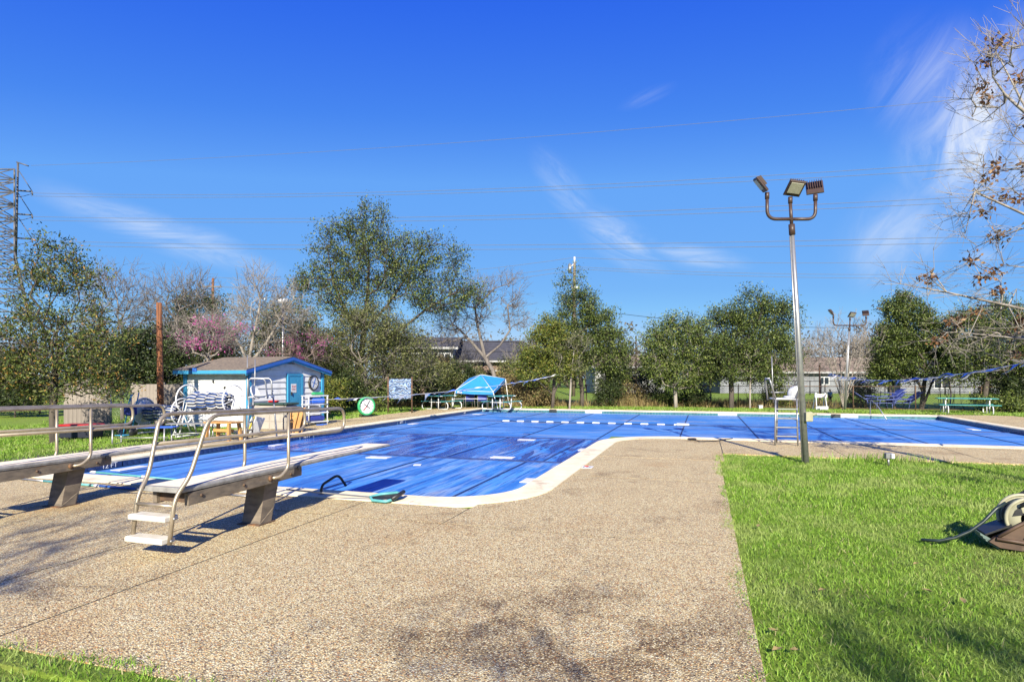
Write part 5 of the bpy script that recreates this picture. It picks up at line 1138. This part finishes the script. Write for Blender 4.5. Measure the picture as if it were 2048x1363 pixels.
# barricade sign
p = at(1640, 32.4); bq = thing('barricade', p, 'white folding barricade with faded orange stripes beyond pool edge', 'barricade'); side = Vector((CA, SA, 0)); fw = Vector((-SA, CA, 0))
for s in (-1, 1):
    for q in (-1, 1): MB().bar(p + side * s * .28 + fw * q * .2, p + side * s * .24 + fw * q * .03 + Vector((0, 0, .95)), .035, .05).build('leg', mats['white_pl'], bq)
for z, mk in ((.78, 'white'), (.12, 'white')):
    bd = MB().box(p - fw * (.2 - z * .17 + .03) + Vector((0, 0, z)), (.66, .025, .2), YAW, bev=.005).build('panel', mats[mk], bq)
    if z > .5:
        for k in range(4): c = p - fw * (.2 - z * .17 + .045) + side * (-.24 + k * .16) + Vector((0, 0, z)); MB().slab([c + side * -.05 + Vector((0, 0, -.09)), c + side * .0 + Vector((0, 0, -.09)), c + side * .05 + Vector((0, 0, .09)), c + Vector((0, 0, .09))], fw * -.003).build('stripe', mats['stripe'] if 'stripe' in mats else mats.setdefault('stripe', M('faded_orange', (.68, .34, .24), (.7, .5, .42), 8, .7)), bd)
# stacked loungers
def lounger(loc, rz, lab, stackz=0):
    r = thing('sun_lounger', (0, 0, 0), lab, 'lounger', 'blue sun loungers behind the pool'); 
    MB().bar((-.9, 0, .34), (.25, 0, .34), .6, .03).build('seat', mats['loung'], r); MB().bar((.25, 0, .34), (.85, 0, .78), .6, .03).build('backrest', mats['loung'], r)
    for s in (-1, 1):
        MB().tube(arc([(-.92, s * .31, .34), (.25, s * .31, .34), (.88, s * .31, .80)], .1, 4), .02, 7).build('side_rail', mats['loung_f'], r)
        for x in (-.7, .2): MB().tube([(x, s * .30, .34), (x - .05, s * .30, 0)], .018, 6).build('leg', mats['loung_f'], r)
        MB().box((.05, s * .33, .56), (.5, .05, .03), bev=.01).build('armrest', mats['loung_f'], r)
    r.location = loc; r.rotation_euler = (0, 0, rz); return r
mats['loung'] = M('blue_sling', (.035, .06, .34), (.05, .09, .42), 10, .6); mats['loung_f'] = M('blue_frame', (.12, .16, .42), (.08, .1, .3), 10, .5)
lounger(at(1742, 34.3, .16), R(170), 'dark blue lounger lying on top at left end of the lounger row'); lounger(at(1776, 33.8, .18), R(24), 'bright blue lounger stacked on top in middle of lounger row'); lounger(at(1808, 33.8, .18), R(8), 'blue lounger stacked on top at right end near handrail'); lounger(at(1774, 33.85, .34), R(17), 'topmost bright blue lounger of the middle stack'); lounger(at(1744, 34.6), R(170), 'dark blue lounger at left end of the lounger row behind pool'); lounger(at(1772, 33.9), R(20), 'bright blue lounger in middle of the lounger row behind pool'); lounger(at(1806, 33.9), R(12), 'blue lounger at right end of the lounger row near handrail')
# pool handrail
p = at(1791, 27.6); hr = thing('pool_handrail', (6.9, 32.35, 0), 'steel stair handrail standing at the far pool edge on the right', 'handrail')
a = gp(1790, 832); MB().tube(arc([(7.6, 32.35, 0), (7.6, 32.3, .72), (7.75, 31.7, .45), (7.95, 31.0, -.15)], .1, 5), .024, 8).build('rail', mats['alu'], hr); MB().lathe((7.6, 32.35, 0), (0, 0, 1), [(0, .02), (.06, .02), (.05, .035), (.024, .035)], 12).build('escutcheon', mats['alu'], hr)
# skimmer mouths in far wall
for u, lab in ((1072, 'dark skimmer mouth in far pool wall at left'), (1664, 'dark skimmer mouth in far pool wall behind lifeguard chair')):
    q = gp(u, 829, -.08); sk = thing('skimmer', (q.x, YF - .03, -.1), lab, 'skimmer', 'skimmer mouths'); MB().box((q.x, YF - .03, -.07), (.42, .03, .16), bev=.01).build('frame', mats['black'], sk); MB().box((q.x, YF - .05, -.09), (.34, .02, .07), bev=.004).build('weir', mats['hose'], sk)
# small marker tile on deck
q = gp(1172, 934); mt = thing('depth_marker', q, 'small white no diving marker tile set in the deck', 'marker tile'); MB().box(q + Vector((0, 0, .006)), (.26, .26, .012), 0, bev=.003).build('tile', mats['white'], mt)
te = link('marking', text_mesh('marking', '12 FT', .09, mats['black'], .003), mt, (0, -.05, .0145)); MB().ring(q + Vector((0, .06, .014)), (0, 0, 1), .04, .005, 20, 5).build('no_diving_ring', mats['red'], mt); MB().bar(q + Vector((-.03, .03, .014)), q + Vector((.03, .09, .014)), .008, .006).build('no_diving_slash', mats['red'], mt)
# cord on coping
cd = thing('pole_cable', (0.2, 18.1, 0), 'thin dark cable lying on the deck along the coping', 'cable'); MB().tube([gp(1380, 877, .03), gp(1400, 882, .02), gp(1430, 881, .02), gp(1465, 876, .03)], .014, 5).build('cable', mats['cable'], cd); MB().box(gp(1384, 877, .04), (.22, .12, .04), .6, bev=.015).build('plug', mats['black'], cd)
# outlet box in grass
q = gp(1777, 930); ob = thing('outlet_box', q, 'small grey outlet box on a stub in lawn weeds', 'outlet'); MB().tube([q, q + Vector((0, 0, .14))], .02, 7).build('stub', mats['alu'], ob); MB().box(q + Vector((0, 0, .19)), (.14, .08, .12), YAW, bev=.012).build('box', mats['alu'], ob); MB().box(q + Vector((.06, -.05, .19)), (.06, .04, .1), YAW, bev=.01).build('cover', mats['white_pl'], ob)
MB().box(at(1520, 33.6, .1), (.22, .12, .2), YAW, bev=.02)
vb = thing('valve_box', at(1521, 33.4), 'small white utility box at foot of the oaks', 'utility box'); MB().box(at(1521, 33.4, .1), (.2, .14, .2), YAW, bev=.02).build('box', mats['white_pl'], vb); MB().box(at(1521, 33.4, .21), (.23, .17, .03), YAW, bev=.01).build('lid', mats['white_pl'], vb)
# ------------------------------------------------------------------ hose reel cart on the lawn
o0 = gp(1974, 1097); side = Vector((CA, SA, 0)); fw = Vector((-SA, CA, 0)); ax = (side * .93 + fw * -.37).normalized(); nb = Vector((-ax.y, ax.x, 0))   # ax: along the cart, nb: away from the viewer
hrl = thing('hose_reel_cart', o0, 'brown resin hose reel cart with cream wheels and dark hose on lawn', 'hose reel')
H = lambda s, t, n_=0.0: o0 + ax * (s * .92 + .02) + nb * n_ * .8 + Vector((0, 0, t * .76))
sidep = [(0, .10), (.10, .03), (.30, .01), (.40, .07), (.52, .06), (.60, 0), (.85, -.01), (1.0, .08), (1.03, .30), (.92, .48), (.74, .56), (.55, .54), (.40, .46), (.22, .30), (.05, .16)]
for n_ in (0.0, .46):
    sp_ = MB().slab([H(s, t, n_) for s, t in sidep], nb * .05).build('side_panel', mats['brown_pl'], hrl)
    if n_ == 0:
        MB().slab([H(s, t, -.004) for s, t in ((.30, .17), (.40, .14), (.62, .16), (.70, .22), (.60, .29), (.42, .27), (.33, .23))], nb * -.008).build('opening', mats['black'], sp_)
        MB().tube([H(s, t, -.012) for s, t in ((.06, .15), (.24, .13), (.45, .10), (.7, .11), (.98, .2))], .02, 6).build('rib', mats['brown_pl'], sp_)
        MB().tube([H(s, t, -.012) for s, t in ((.08, .18), (.24, .33), (.42, .48), (.56, .555), (.74, .575))], .018, 6).build('rib', mats['brown_pl'], sp_)
        MB().slab([H(s, t, -.02) for s, t in ((.46, .40), (.50, .44), (.60, .42), (.78, .30), (.80, .25), (.74, .24), (.56, .33), (.47, .35))], nb * -.05).build('crank', mats['brown_pl'], sp_)
for n_, nm in ((.10, 'front'), (.38, 'back')):
    rm = MB().ring(H(.40, .42, n_), nb, .205, .018, 34, 7).build('reel_flange', mats['cream_pl'], hrl); MB().lathe(H(.40, .42, n_), nb, [(.085, -.006), (.2, -.006), (.2, .006), (.085, .006), (.085, -.006)], 34).build('flange_web', mats['cream_pl'], rm)
    for k in range(3):
        a = k * 2 * PI / 3 + .5; MB().slab([H(.40 + .17 * math.cos(a + b_), .42 + .2 * math.sin(a + b_), n_ - .012) for b_ in (-.42, 0, .42)] + [H(.40 + .08 * math.cos(a), .42 + .1 * math.sin(a), n_ - .012)], nb * -.004).build('slot', mats['black'], rm)
for k in range(6): MB().ring(H(.40, .42, .15 + k * .038), nb, .155 + .01 * (k % 2), .017, 30, 6).build('hose_coil', mats['hose'], hrl)
MB().tube([H(.20, .60, .2), H(.10, .52, .15), H(-.03, .34, .10), H(-.16, .20, .08), H(-.30, .10, .07), H(-.45, .035, .08), H(-.62, .02, .12)], .017, 7).build('hose_end', mats['hose'], hrl)
MB().bx((0, 0, 0), (0, 0, 0)); 
for k in range(4): MB().slab([H(-.07 + k * .025, .17 - k * .035, .05), H(.03 + k * .025, .10 - k * .035, .05), H(.03 + k * .025, .10 - k * .035, .44), H(-.07 + k * .025, .17 - k * .035, .44)], Vector((0, 0, .02))).build('tray_slat', mats['greygreen'], hrl)
MB().slab([H(-.02, .19, .06), H(.22, .34, .06), H(.22, .34, .44), H(-.02, .19, .44)], Vector((0, 0, -.02))).build('guide_plate', mats['black'], hrl)
for s, t, n_ in ((.70, .07, -.06), (.70, .07, .54)):
    wl_ = MB().lathe(H(s, t, n_), nb, [(0, -.03), (.10, -.03), (.11, -.015), (.11, .015), (.10, .03), (0, .03)], 22).build('wheel', mats['cream_pl'], hrl)
    for k in range(5): a = k * 2 * PI / 5; MB().slab([H(s + .075 * math.cos(a + b_), t + .075 * math.sin(a + b_), n_ - .033) for b_ in (-.3, .3)] + [H(s + .03 * math.cos(a), t + .03 * math.sin(a), n_ - .033)], nb * -.003).build('spoke_gap', mats['black'], wl_)
MB().tube(arc([H(.30, .60, .05), H(.62, .86, .05), H(.62, .86, .44), H(.30, .60, .44)], .06, 4), .022, 7).build('handle', mats['black'], hrl)
# scattered dry leaves on the lawn
for k in range(15):
    q = gp(random.uniform(1500, 2040), random.uniform(960, 1350), .02); lf = thing('fallen_leaf', q, 'curled tan leaf lying on the lawn grass', 'leaf', 'fallen leaves on the lawn'); a = random.uniform(0, 6.28); d = Vector((math.cos(a), math.sin(a), 0)); s = Vector((-d.y, d.x, 0)); z = Vector((0, 0, 1)); L_ = random.uniform(.022, .042)
    MB().add([q - d * L_, q - d * L_ * .3 + s * L_ * .6 + z * .02, q + d * L_ * .4 + s * L_ * .5 + z * .012, q + d * L_ + z * .02, q + d * L_ * .4 - s * L_ * .55 + z * .015, q - d * L_ * .3 - s * L_ * .6 + z * .012, q + z * .004], [(0, 1, 6), (1, 2, 6), (2, 3, 6), (3, 4, 6), (4, 5, 6), (5, 0, 6)]).build('blade', mats['leaf_dry'], lf)

# ------------------------------------------------------------------ person beyond the fence
def person(loc, rz, h):
    r = thing('person', loc, 'small distant person in pale teal shirt and dark trousers beyond the fence', 'person'); s = h / 1.7
    J = {'pel': (0, 0, .92), 'wai': (0, 0, 1.08), 'che': (0, 0, 1.30), 'nek': (0, 0, 1.46), 'hd0': (0, -.02, 1.54), 'hd1': (0, -.02, 1.66)}
    bones = [('pel', 'wai'), ('wai', 'che'), ('che', 'nek'), ('nek', 'hd0'), ('hd0', 'hd1')]; rad = {'pel': .135, 'wai': .125, 'che': .15, 'nek': .06, 'hd0': .09, 'hd1': .085}
    for sx, nm in ((-1, 'l'), (1, 'r')):
        J.update({nm + 'sh': (sx * .19, 0, 1.40), nm + 'el': (sx * .25, .02, 1.13), nm + 'wr': (sx * .22, -.14, .95), nm + 'ha': (sx * .21, -.19, .88), nm + 'hi': (sx * .09, 0, .88), nm + 'kn': (sx * .10, -.03 * sx, .48), nm + 'an': (sx * .10, .05 * sx, .08), nm + 'to': (sx * .11, -.13 + .05 * sx, .03)})
        rad.update({nm + 'sh': .07, nm + 'el': .045, nm + 'wr': .032, nm + 'ha': .035, nm + 'hi': .09, nm + 'kn': .06, nm + 'an': .042, nm + 'to': .035})
        bones += [('che', nm + 'sh'), (nm + 'sh', nm + 'el'), (nm + 'el', nm + 'wr'), (nm + 'wr', nm + 'ha'), ('pel', nm + 'hi'), (nm + 'hi', nm + 'kn'), (nm + 'kn', nm + 'an'), (nm + 'an', nm + 'to')]
    def skin(name, keys, bs, mat, grow_=0.0):
        ks = [k for k in J if k in keys]; me = bpy.data.meshes.new(name); me.from_pydata([Vector(J[k]) * s for k in ks], [(ks.index(a), ks.index(b)) for a, b in bs if a in keys and b in keys], [])
        o_ = link(name, me, r); me.materials.append(mat); md = o_.modifiers.new('skin', 'SKIN'); 
        if not me.skin_vertices: bpy.context.view_layer.update()
        for i, k in enumerate(ks): me.skin_vertices[0].data[i].radius = ((rad[k] + grow_) * s,) * 2; me.skin_vertices[0].data[i].use_root = (i == 0)
        o_.modifiers.new('sub', 'SUBSURF').levels = 2; o_.modifiers['sub'].render_levels = 2; return o_
    body = skin('body', set(J), bones, mats['skin'])
    skin('shirt', {'pel', 'wai', 'che', 'lsh', 'rsh', 'lel', 'rel'}, bones, mats['shirt'], .014); skin('trousers', {'pel', 'lhi', 'rhi', 'lkn', 'rkn', 'lan', 'ran'}, bones, mats['trousers'], .016)
    MB().lathe(Vector((0, .0, 1.60)) * s, (0, .25, 1), [(.10 * s, -.02), (.105 * s, .03), (.09 * s, .09 * s), (.05 * s, .125 * s), (0, .13 * s)], 14).build('hair', mats['trousers'], None).parent = r
    r.rotation_euler = (0, 0, rz)
person(at(1660, 39.0, -.03), .4, 1.02)

# ------------------------------------------------------------------ back fence
bf = thing('wire_fence', at(1200, 37.3), 'rusty wire fence with thin posts along the back of the pool lawn', 'fence')
A_, B_ = Vector((-22, 37.6, -.03)), Vector((17, 37.6, -.03)); nP = 14
pm = MB().tube([(0, 0, 0), (0, 0, 1.35)], .03, 6).mesh('post', mats['rust'])
for k in range(nP): link('post', pm, bf, A_.lerp(B_, k / (nP - 1)) - bf.location)
for z in (1.3, .08): MB().tube([A_ + Vector((0, 0, z)), B_ + Vector((0, 0, z))], .018, 5).build('rail', mats['rust'], bf)
V0_, V1_ = [], []
for x in np.arange(-22, 17, .14):
    for s in (1, -1):
        a = (x, 37.6, .05); b = (x + s * 1.2, 37.6, 1.25)
        if -22 <= b[0] <= 17: V0_.append(a); V1_.append(b)
n_ = len(V0_); v, f = frustums(np.array(V0_), np.array(V1_), np.full(n_, .0035), np.full(n_, .0035), 3); wm = link('wire_mesh', npmesh('wire_mesh', v - np.array(bf.location), [f], mats['cable']), bf); tag(wm, kind='stuff')
for u, v1, lab in ((1272, 672, 'tall rusty pipe post rising above fence between the oak pairs'), (1639, 730, 'rusty pipe post behind the white barricade')):
    p = at(u, 36.8, -.05); rp = thing('pipe_post', p, lab, 'post', 'rusty pipe posts'); MB().tube([p, at(u, 36.8, Z(v1, 36.8))], .04, 7).build('pipe', mats['rust'], rp); MB().lathe(at(u, 36.8, Z(v1, 36.8)), (0, 0, 1), [(.05, -.03), (.05, .02), (0, .03)], 10).build('cap', mats['rust'], rp)
# rail fence far left
rf = thing('rail_fence', at(20, 33), 'old wire and rail fence across the lawn at far left', 'fence')
for k in range(7): p = at(-120 + k * 42, 33, -.03); MB().tube([p, p + Vector((0, 0, 1.25))], .05, 6).build('post', mats['greywood'], rf)
for z in (.45, .8, 1.15): MB().tube([at(-120, 33, z), at(140, 33, z)], .022, 5).build('rail', mats['greywood'], rf)

# ------------------------------------------------------------------ houses beyond the field
def window(par, c, w_, h, n_, sd):
    fr = MB().slab([c - sd * w_ / 2 - Vector((0, 0, h / 2)), c + sd * w_ / 2 - Vector((0, 0, h / 2)), c + sd * w_ / 2 + Vector((0, 0, h / 2)), c - sd * w_ / 2 + Vector((0, 0, h / 2))], n_ * .05).build('window', mats['white'], par)
    c2 = c + n_ * .055
    for s in (-1, 1): m_ = c2 + sd * s * w_ * .235; MB().slab([m_ - sd * w_ * .2 - Vector((0, 0, h * .42)), m_ + sd * w_ * .2 - Vector((0, 0, h * .42)), m_ + sd * w_ * .2 + Vector((0, 0, h * .42)), m_ - sd * w_ * .2 + Vector((0, 0, h * .42))], n_ * .01).build('pane', mats['glass'], fr)
def house(u0, u1, d, depth, eave, ridge, wall, roofm, lab, wins, lower=None, name='house'):
    a, b = at(u0, d), at(u1, d); sd = (b - a).normalized(); fwd = Vector((-sd.y, sd.x, 0)); r = thing(name, a.lerp(b, .5), lab, 'house', 'houses beyond the field')
    MB().slab([a, b, b + Vector((0, 0, eave)), a + Vector((0, 0, eave))], fwd * depth).build('wall', mats[wall], r)
    if lower: MB().slab([a - fwd * .03, b - fwd * .03, b - fwd * .03 + Vector((0, 0, lower)), a - fwd * .03 + Vector((0, 0, lower))], fwd * .025).build('brick_wall', mats['housebrick'], r)
    ov = .6; A, B = a - sd * ov - fwd * ov, b + sd * ov - fwd * ov; C_, D_ = A + fwd * (depth + 2 * ov), B + fwd * (depth + 2 * ov); zz = Vector((0, 0, eave)); mr = (A + C_) / 2 + Vector((0, 0, ridge)), (B + D_) / 2 + Vector((0, 0, ridge))
    MB().slab([A + zz, B + zz, mr[1], mr[0]], Vector((0, 0, .12))).build('roof', mats[roofm], r); MB().slab([D_ + zz, C_ + zz, mr[0], mr[1]], Vector((0, 0, .12))).build('roof', mats[roofm], r)
    MB().slab([A + zz - fwd * .03 - Vector((0, 0, .08)), B + zz - fwd * .03 - Vector((0, 0, .12)), B + zz - fwd * .03 + Vector((0, 0, .1)), A + zz - fwd * .03 + Vector((0, 0, .1))], fwd * .025).build('fascia', mats['housewhite'], r)
    for e in ((a, -1), (b, 1)):
        p = e[0]; MB().slab([p + zz, p + zz + fwd * depth, p + fwd * depth / 2 + Vector((0, 0, ridge - .15))], sd * e[1] * .02).build('gable', mats[wall], r)
    for (t, z, w_, h) in wins: window(r, a.lerp(b, t) + Vector((0, 0, z)), w_, h, -fwd, sd)
    return r
house(800, 905, 58, 8, 4.6, 5.8, 'housewhite', 'roof_dark', 'white two storey house half hidden behind the oaks', [(.2, 3.6, 1.6, 1.1), (.55, 3.6, 1.6, 1.1), (.85, 3.6, 1.2, 1.1), (.45, 1.9, 1.2, 1.3), (.8, 1.9, 1.4, 1.3)], 1.3)
house(905, 1035, 60, 8, 3.4, 5.6, 'housebrick', 'roof_dark', 'dark roofed brick house behind the gnarled bare tree', [(.25, 1.9, 1.4, 1.2), (.7, 1.9, 1.6, 1.2)])
house(1190, 1330, 66, 8, 2.9, 4.3, 'housewhite', 'roof_tan', 'pale house with tan roof seen between the oak pairs', [(.35, 1.6, 1.4, 1.1), (.6, 1.6, 1.4, 1.1)])
house(1440, 1775, 68, 10, 2.35, 4.1, 'housegrey', 'roof_tan', 'long low house with wide tan roof behind crape myrtle', [(.3, 1.4, 1.2, .9), (.62, 1.4, 1.2, .9)])
house(1800, 2060, 66, 9, 2.3, 3.4, 'housegrey', 'roof_dark', 'low grey house with white columns behind right picnic table', [(.32, 1.2, 1.8, 1.3), (.7, 1.4, 1.2, .9)])
hf = thing('iron_fence', at(1750, 62), 'black iron fence in front of the long low house', 'fence')
for k in range(16): p = at(1560 + k * 30, 62, -.03); MB().tube([p, p + Vector((0, 0, 1.5))], .05, 5).build('post', mats['cable'], hf)
for z in (.25, .85, 1.4): MB().tube([at(1560, 62, z), at(2010, 62, z)], .03, 4).build('rail', mats['cable'], hf)

# ------------------------------------------------------------------ utility poles, wires, tower
def upole(u, d, vtop, lab, arms):
    p = at(u, d, -.1); t = at(u + 2, d, Z(vtop, d)); r = thing('utility_pole', p, lab, 'utility pole', 'wooden utility poles'); MB().tube([p, p.lerp(t, .5), t], [.17, .15, .12], 10).build('pole', mats['woodpole'] if arms == 2 else mats['stand'], r); sd = Vector((CA, SA, 0)); fwv = Vector((-SA, CA, 0))
    if arms == 2:
        for dz in (.9, 2.3): c = t - Vector((0, 0, dz)); ca_ = MB().box(c - fwv * .15, (1.9 if dz < 1 else 1.2, .1, .12), YAW).build('crossarm', mats['stand'], r); [MB().lathe(c - fwv * .15 + sd * x + Vector((0, 0, .06)), (0, 0, 1), [(.03, 0), (.05, .06), (.05, .14), (0, .16)], 8).build('insulator', mats['alu'], ca_) for x in (-.85 if dz < 1 else -.5, .85 if dz < 1 else .5)]
    else:
        MB().tube([t, t + Vector((0, 0, .55))], .09, 8).build('pole_top_insulator', mats['white_pl'], r)
        MB().tube([t - sd * .45 - Vector((0, 0, 1.0)), t - sd * .45 - Vector((0, 0, .15))], .17, 10).build('transformer', mats['alu'], r); MB().bar(t - sd * .5 - Vector((0, 0, .6)), t, .06, .06).build('bracket', mats['alu'], r)
        MB().box(t - Vector((0, 0, 2.4)), (.6, .25, .25), YAW, bev=.03).build('bracket_box', mats['white_pl'], r)
    return t
T1 = upole(1147, 58, 525, 'utility pole with transformer rising behind the pointed oak', 1); T2 = upole(424, 62, 556, 'utility pole with two crossarms behind the shed trees', 2)
GW = 'high voltage wires'
def wire(name, pts, rad, mat, lab, group, cat='wire'):
    r = thing(name, pts[0], lab, cat, group); m = MB(); m.tube(pts, rad, 4, smooth=False); m.build('conductor', mat, r); return r
def para(A, B, zs, n_=40):
    """plan line A-B with heights zs=[(t,z)x3] -> parabola"""
    t = np.array([q[0] for q in zs]); zc = np.polyfit(t, np.array([q[1] for q in zs]), 2)
    return [Vector((A.x + (B.x - A.x) * k / n_, A.y + (B.y - A.y) * k / n_, float(np.polyval(zc, k / n_)))) for k in range(n_ + 1)]
DT = 110.0; LA = at(62, DT); LB = at(2600, 70.0)
def uv_t(u):   # where along the plan line the photo column u is crossed
    lo, hi = 0.0, 1.0
    f = lambda t: (lambda p: U0 + FPX * (p.x * CA + p.y * SA) / (-p.x * SA + p.y * CA))(LA.lerp(LB, t))
    for _ in range(50):
        m_ = (lo + hi) / 2
        if f(m_) < u: lo = m_
        else: hi = m_
    p = LA.lerp(LB, lo); return lo, -p.x * SA + p.y * CA
for nm, vv, lab in (('a', [(62, 331), (1000, 279), (1935, 197)], 'topmost single wire climbing to the right across sky'),
        ('b', [(64, 386), (1100, 373), (1990, 321)], 'upper wire of the highest wire pair'), ('c', [(64, 392), (1100, 380), (1990, 334)], 'lower wire of the highest wire pair'),
        ('d', [(64, 433), (1100, 428), (1990, 391)], 'upper wire of the middle wire pair'), ('e', [(64, 440), (1100, 436), (1990, 402)], 'lower wire of the middle wire pair'),
        ('f', [(64, 481), (1100, 489), (1990, 472)], 'upper wire of the third wire pair'), ('g', [(64, 489), (1100, 498), (1990, 484)], 'lower wire of the third wire pair')):
    zs = [(uv_t(u)[0], Z(v, uv_t(u)[1])) for u, v in vv]; wire('power_line', para(LA, LB, zs), .035 if nm != 'a' else .028, mats['wire'], lab, GW)
def sagw(p, q, sag, rad, mat, lab, grp): return wire('cable', [p.lerp(q, k / 24) - Vector((0, 0, sag * 4 * k / 24 * (1 - k / 24))) for k in range(25)], rad, mat, lab, grp)
GD = 'street wires'
sagw(T1 + Vector((0, 0, .5)), T2 + Vector((0, 0, .1)), .9, .018, mats['wire'], 'top street wire from transformer pole to crossarm pole', GD); sagw(T1 - Vector((.3, 0, .35)), T2 - Vector((.8, 0, .75)), .9, .018, mats['wire'], 'street wire just below the top one left of transformer pole', GD); sagw(T1 - Vector((.3, 0, .75)), T2 - Vector((-.8, 0, .95)), 1.0, .018, mats['wire'], 'lowest street wire left of the transformer pole', GD)
sagw(T1 + Vector((0, 0, .5)), at3(2300, 505, 52), .7, .018, mats['wire'], 'top street wire running right from transformer pole', GD); sagw(T1 - Vector((0, 0, .4)), at3(2300, 538, 52), .6, .018, mats['wire'], 'upper of the twin street wires right of transformer pole', GD); sagw(T1 - Vector((0, 0, .6)), at3(2300, 548, 52), .6, .018, mats['wire'], 'lower of the twin street wires right of transformer pole', GD)
sagw(T1 - Vector((0, 0, 4.3)), at3(1700, 655, 52), .5, .02, mats['cable'], 'dark service cable sloping down behind the round oak', GD); sagw(T2 - Vector((0, 0, 1.0)), at3(-300, 660, 66), .8, .018, mats['wire'], 'street wire running left from crossarm pole', GD)
for k, (v0_, v1_) in enumerate(((676, 690), (697, 706), (716, 718), (736, 748))): sagw(at3(500, v0_, 47), at3(2150, v1_, 46), .15, .022, mats['cable'], ('highest', 'second', 'third', 'lowest')[k] + ' of the black telephone cables behind the back trees', 'telephone cables')
# lattice tower
tw = thing('transmission_tower', at(-12, DT), 'steel lattice transmission tower at the left picture edge', 'tower')
S = lambda u, v, dd=0.0: at(u, DT + dd, Z(v, DT))
W0 = {'l': -58, 'r': 29}
legs = [MB() for _ in range(4)]; diag = MB(); horiz = MB()
levels = [352, 372, 397, 425, 453, 482, 512]; splay = [512, 545, 585, 630, 690, 760]
def wid(v): k = max(0, (v - 512) / 90); return -58 - 22 * k, 29 + 22 * k, 3.6 + 1.6 * k
lv = levels + splay[1:]
for i, v in enumerate(lv):
    l, r_, dp = wid(v); cs_ = [S(l, v, -dp), S(r_, v, -dp), S(r_, v, dp), S(l, v, dp)]
    for k in range(4): horiz.tube([cs_[k], cs_[(k + 1) % 4]], .12, 4)
    if i + 1 < len(lv):
        l2, r2, dp2 = wid(lv[i + 1]); c2 = [S(l2, lv[i + 1], -dp2), S(r2, lv[i + 1], -dp2), S(r2, lv[i + 1], dp2), S(l2, lv[i + 1], dp2)]
        for k in range(4):
            legs[k].tube([cs_[k], c2[k]], .17, 4)
            mids = [(cs_[k], c2[(k + 1) % 4]), (cs_[(k + 1) % 4], c2[k])]
            for a, b in mids: diag.tube([a, b], .11, 3)
            m1 = cs_[k].lerp(cs_[(k + 1) % 4], .5); m2 = c2[k].lerp(c2[(k + 1) % 4], .5)
            for a, b in ((m1, c2[k]), (m1, c2[(k + 1) % 4])): diag.tube([a, b], .09, 3)
[q_.build('leg', mats['tower'], tw) for q_ in legs]; tag(diag.build('bracing', mats['tower'], tw), kind='stuff'); horiz.build('horizontal_frame', mats['tower'], tw)
MB().tube([S(32, 512), S(36, 326)], .17, 8).build('mast', mats['tower'], tw)
MB().tube([S(33, 324), S(57, 332)], .12, 6).build('ground_wire_arm', mats['tower'], tw)
for va in (382, 429, 477):
    arm = MB().tube([S(36, va - 1), S(64, va + 1)], .14, 6).build('crossarm', mats['tower'], tw); MB().tube([S(37, va - 42), S(64, va)], .07, 5).build('stay', mats['tower'], arm); MB().tube([S(64, va), S(65, va + 8)], .12, 6).build('insulator', mats['tower'], arm); MB().tube([S(65, va + 5), S(48, va + 10), S(36, va + 12)], .05, 4).build('jumper', mats['tower'], arm)
# globe street lamp behind the shed
p = at(565, 30); gl = thing('globe_lamp', p, 'grey post with white globe lamp heads behind the shed', 'street lamp'); t = at(566, 30, Z(605, 30)); MB().tube([p, t], [.06, .045], 8).build('post', mats['alu'], gl)
for s in (-.15, .15): MB().lathe(t + Vector((s, 0, .02)), (0, 0, 1), [(.03, -.08), (.13, -.03), (.15, .07), (.11, .17), (0, .2)], 14).build('globe', mats['white_pl'], gl)
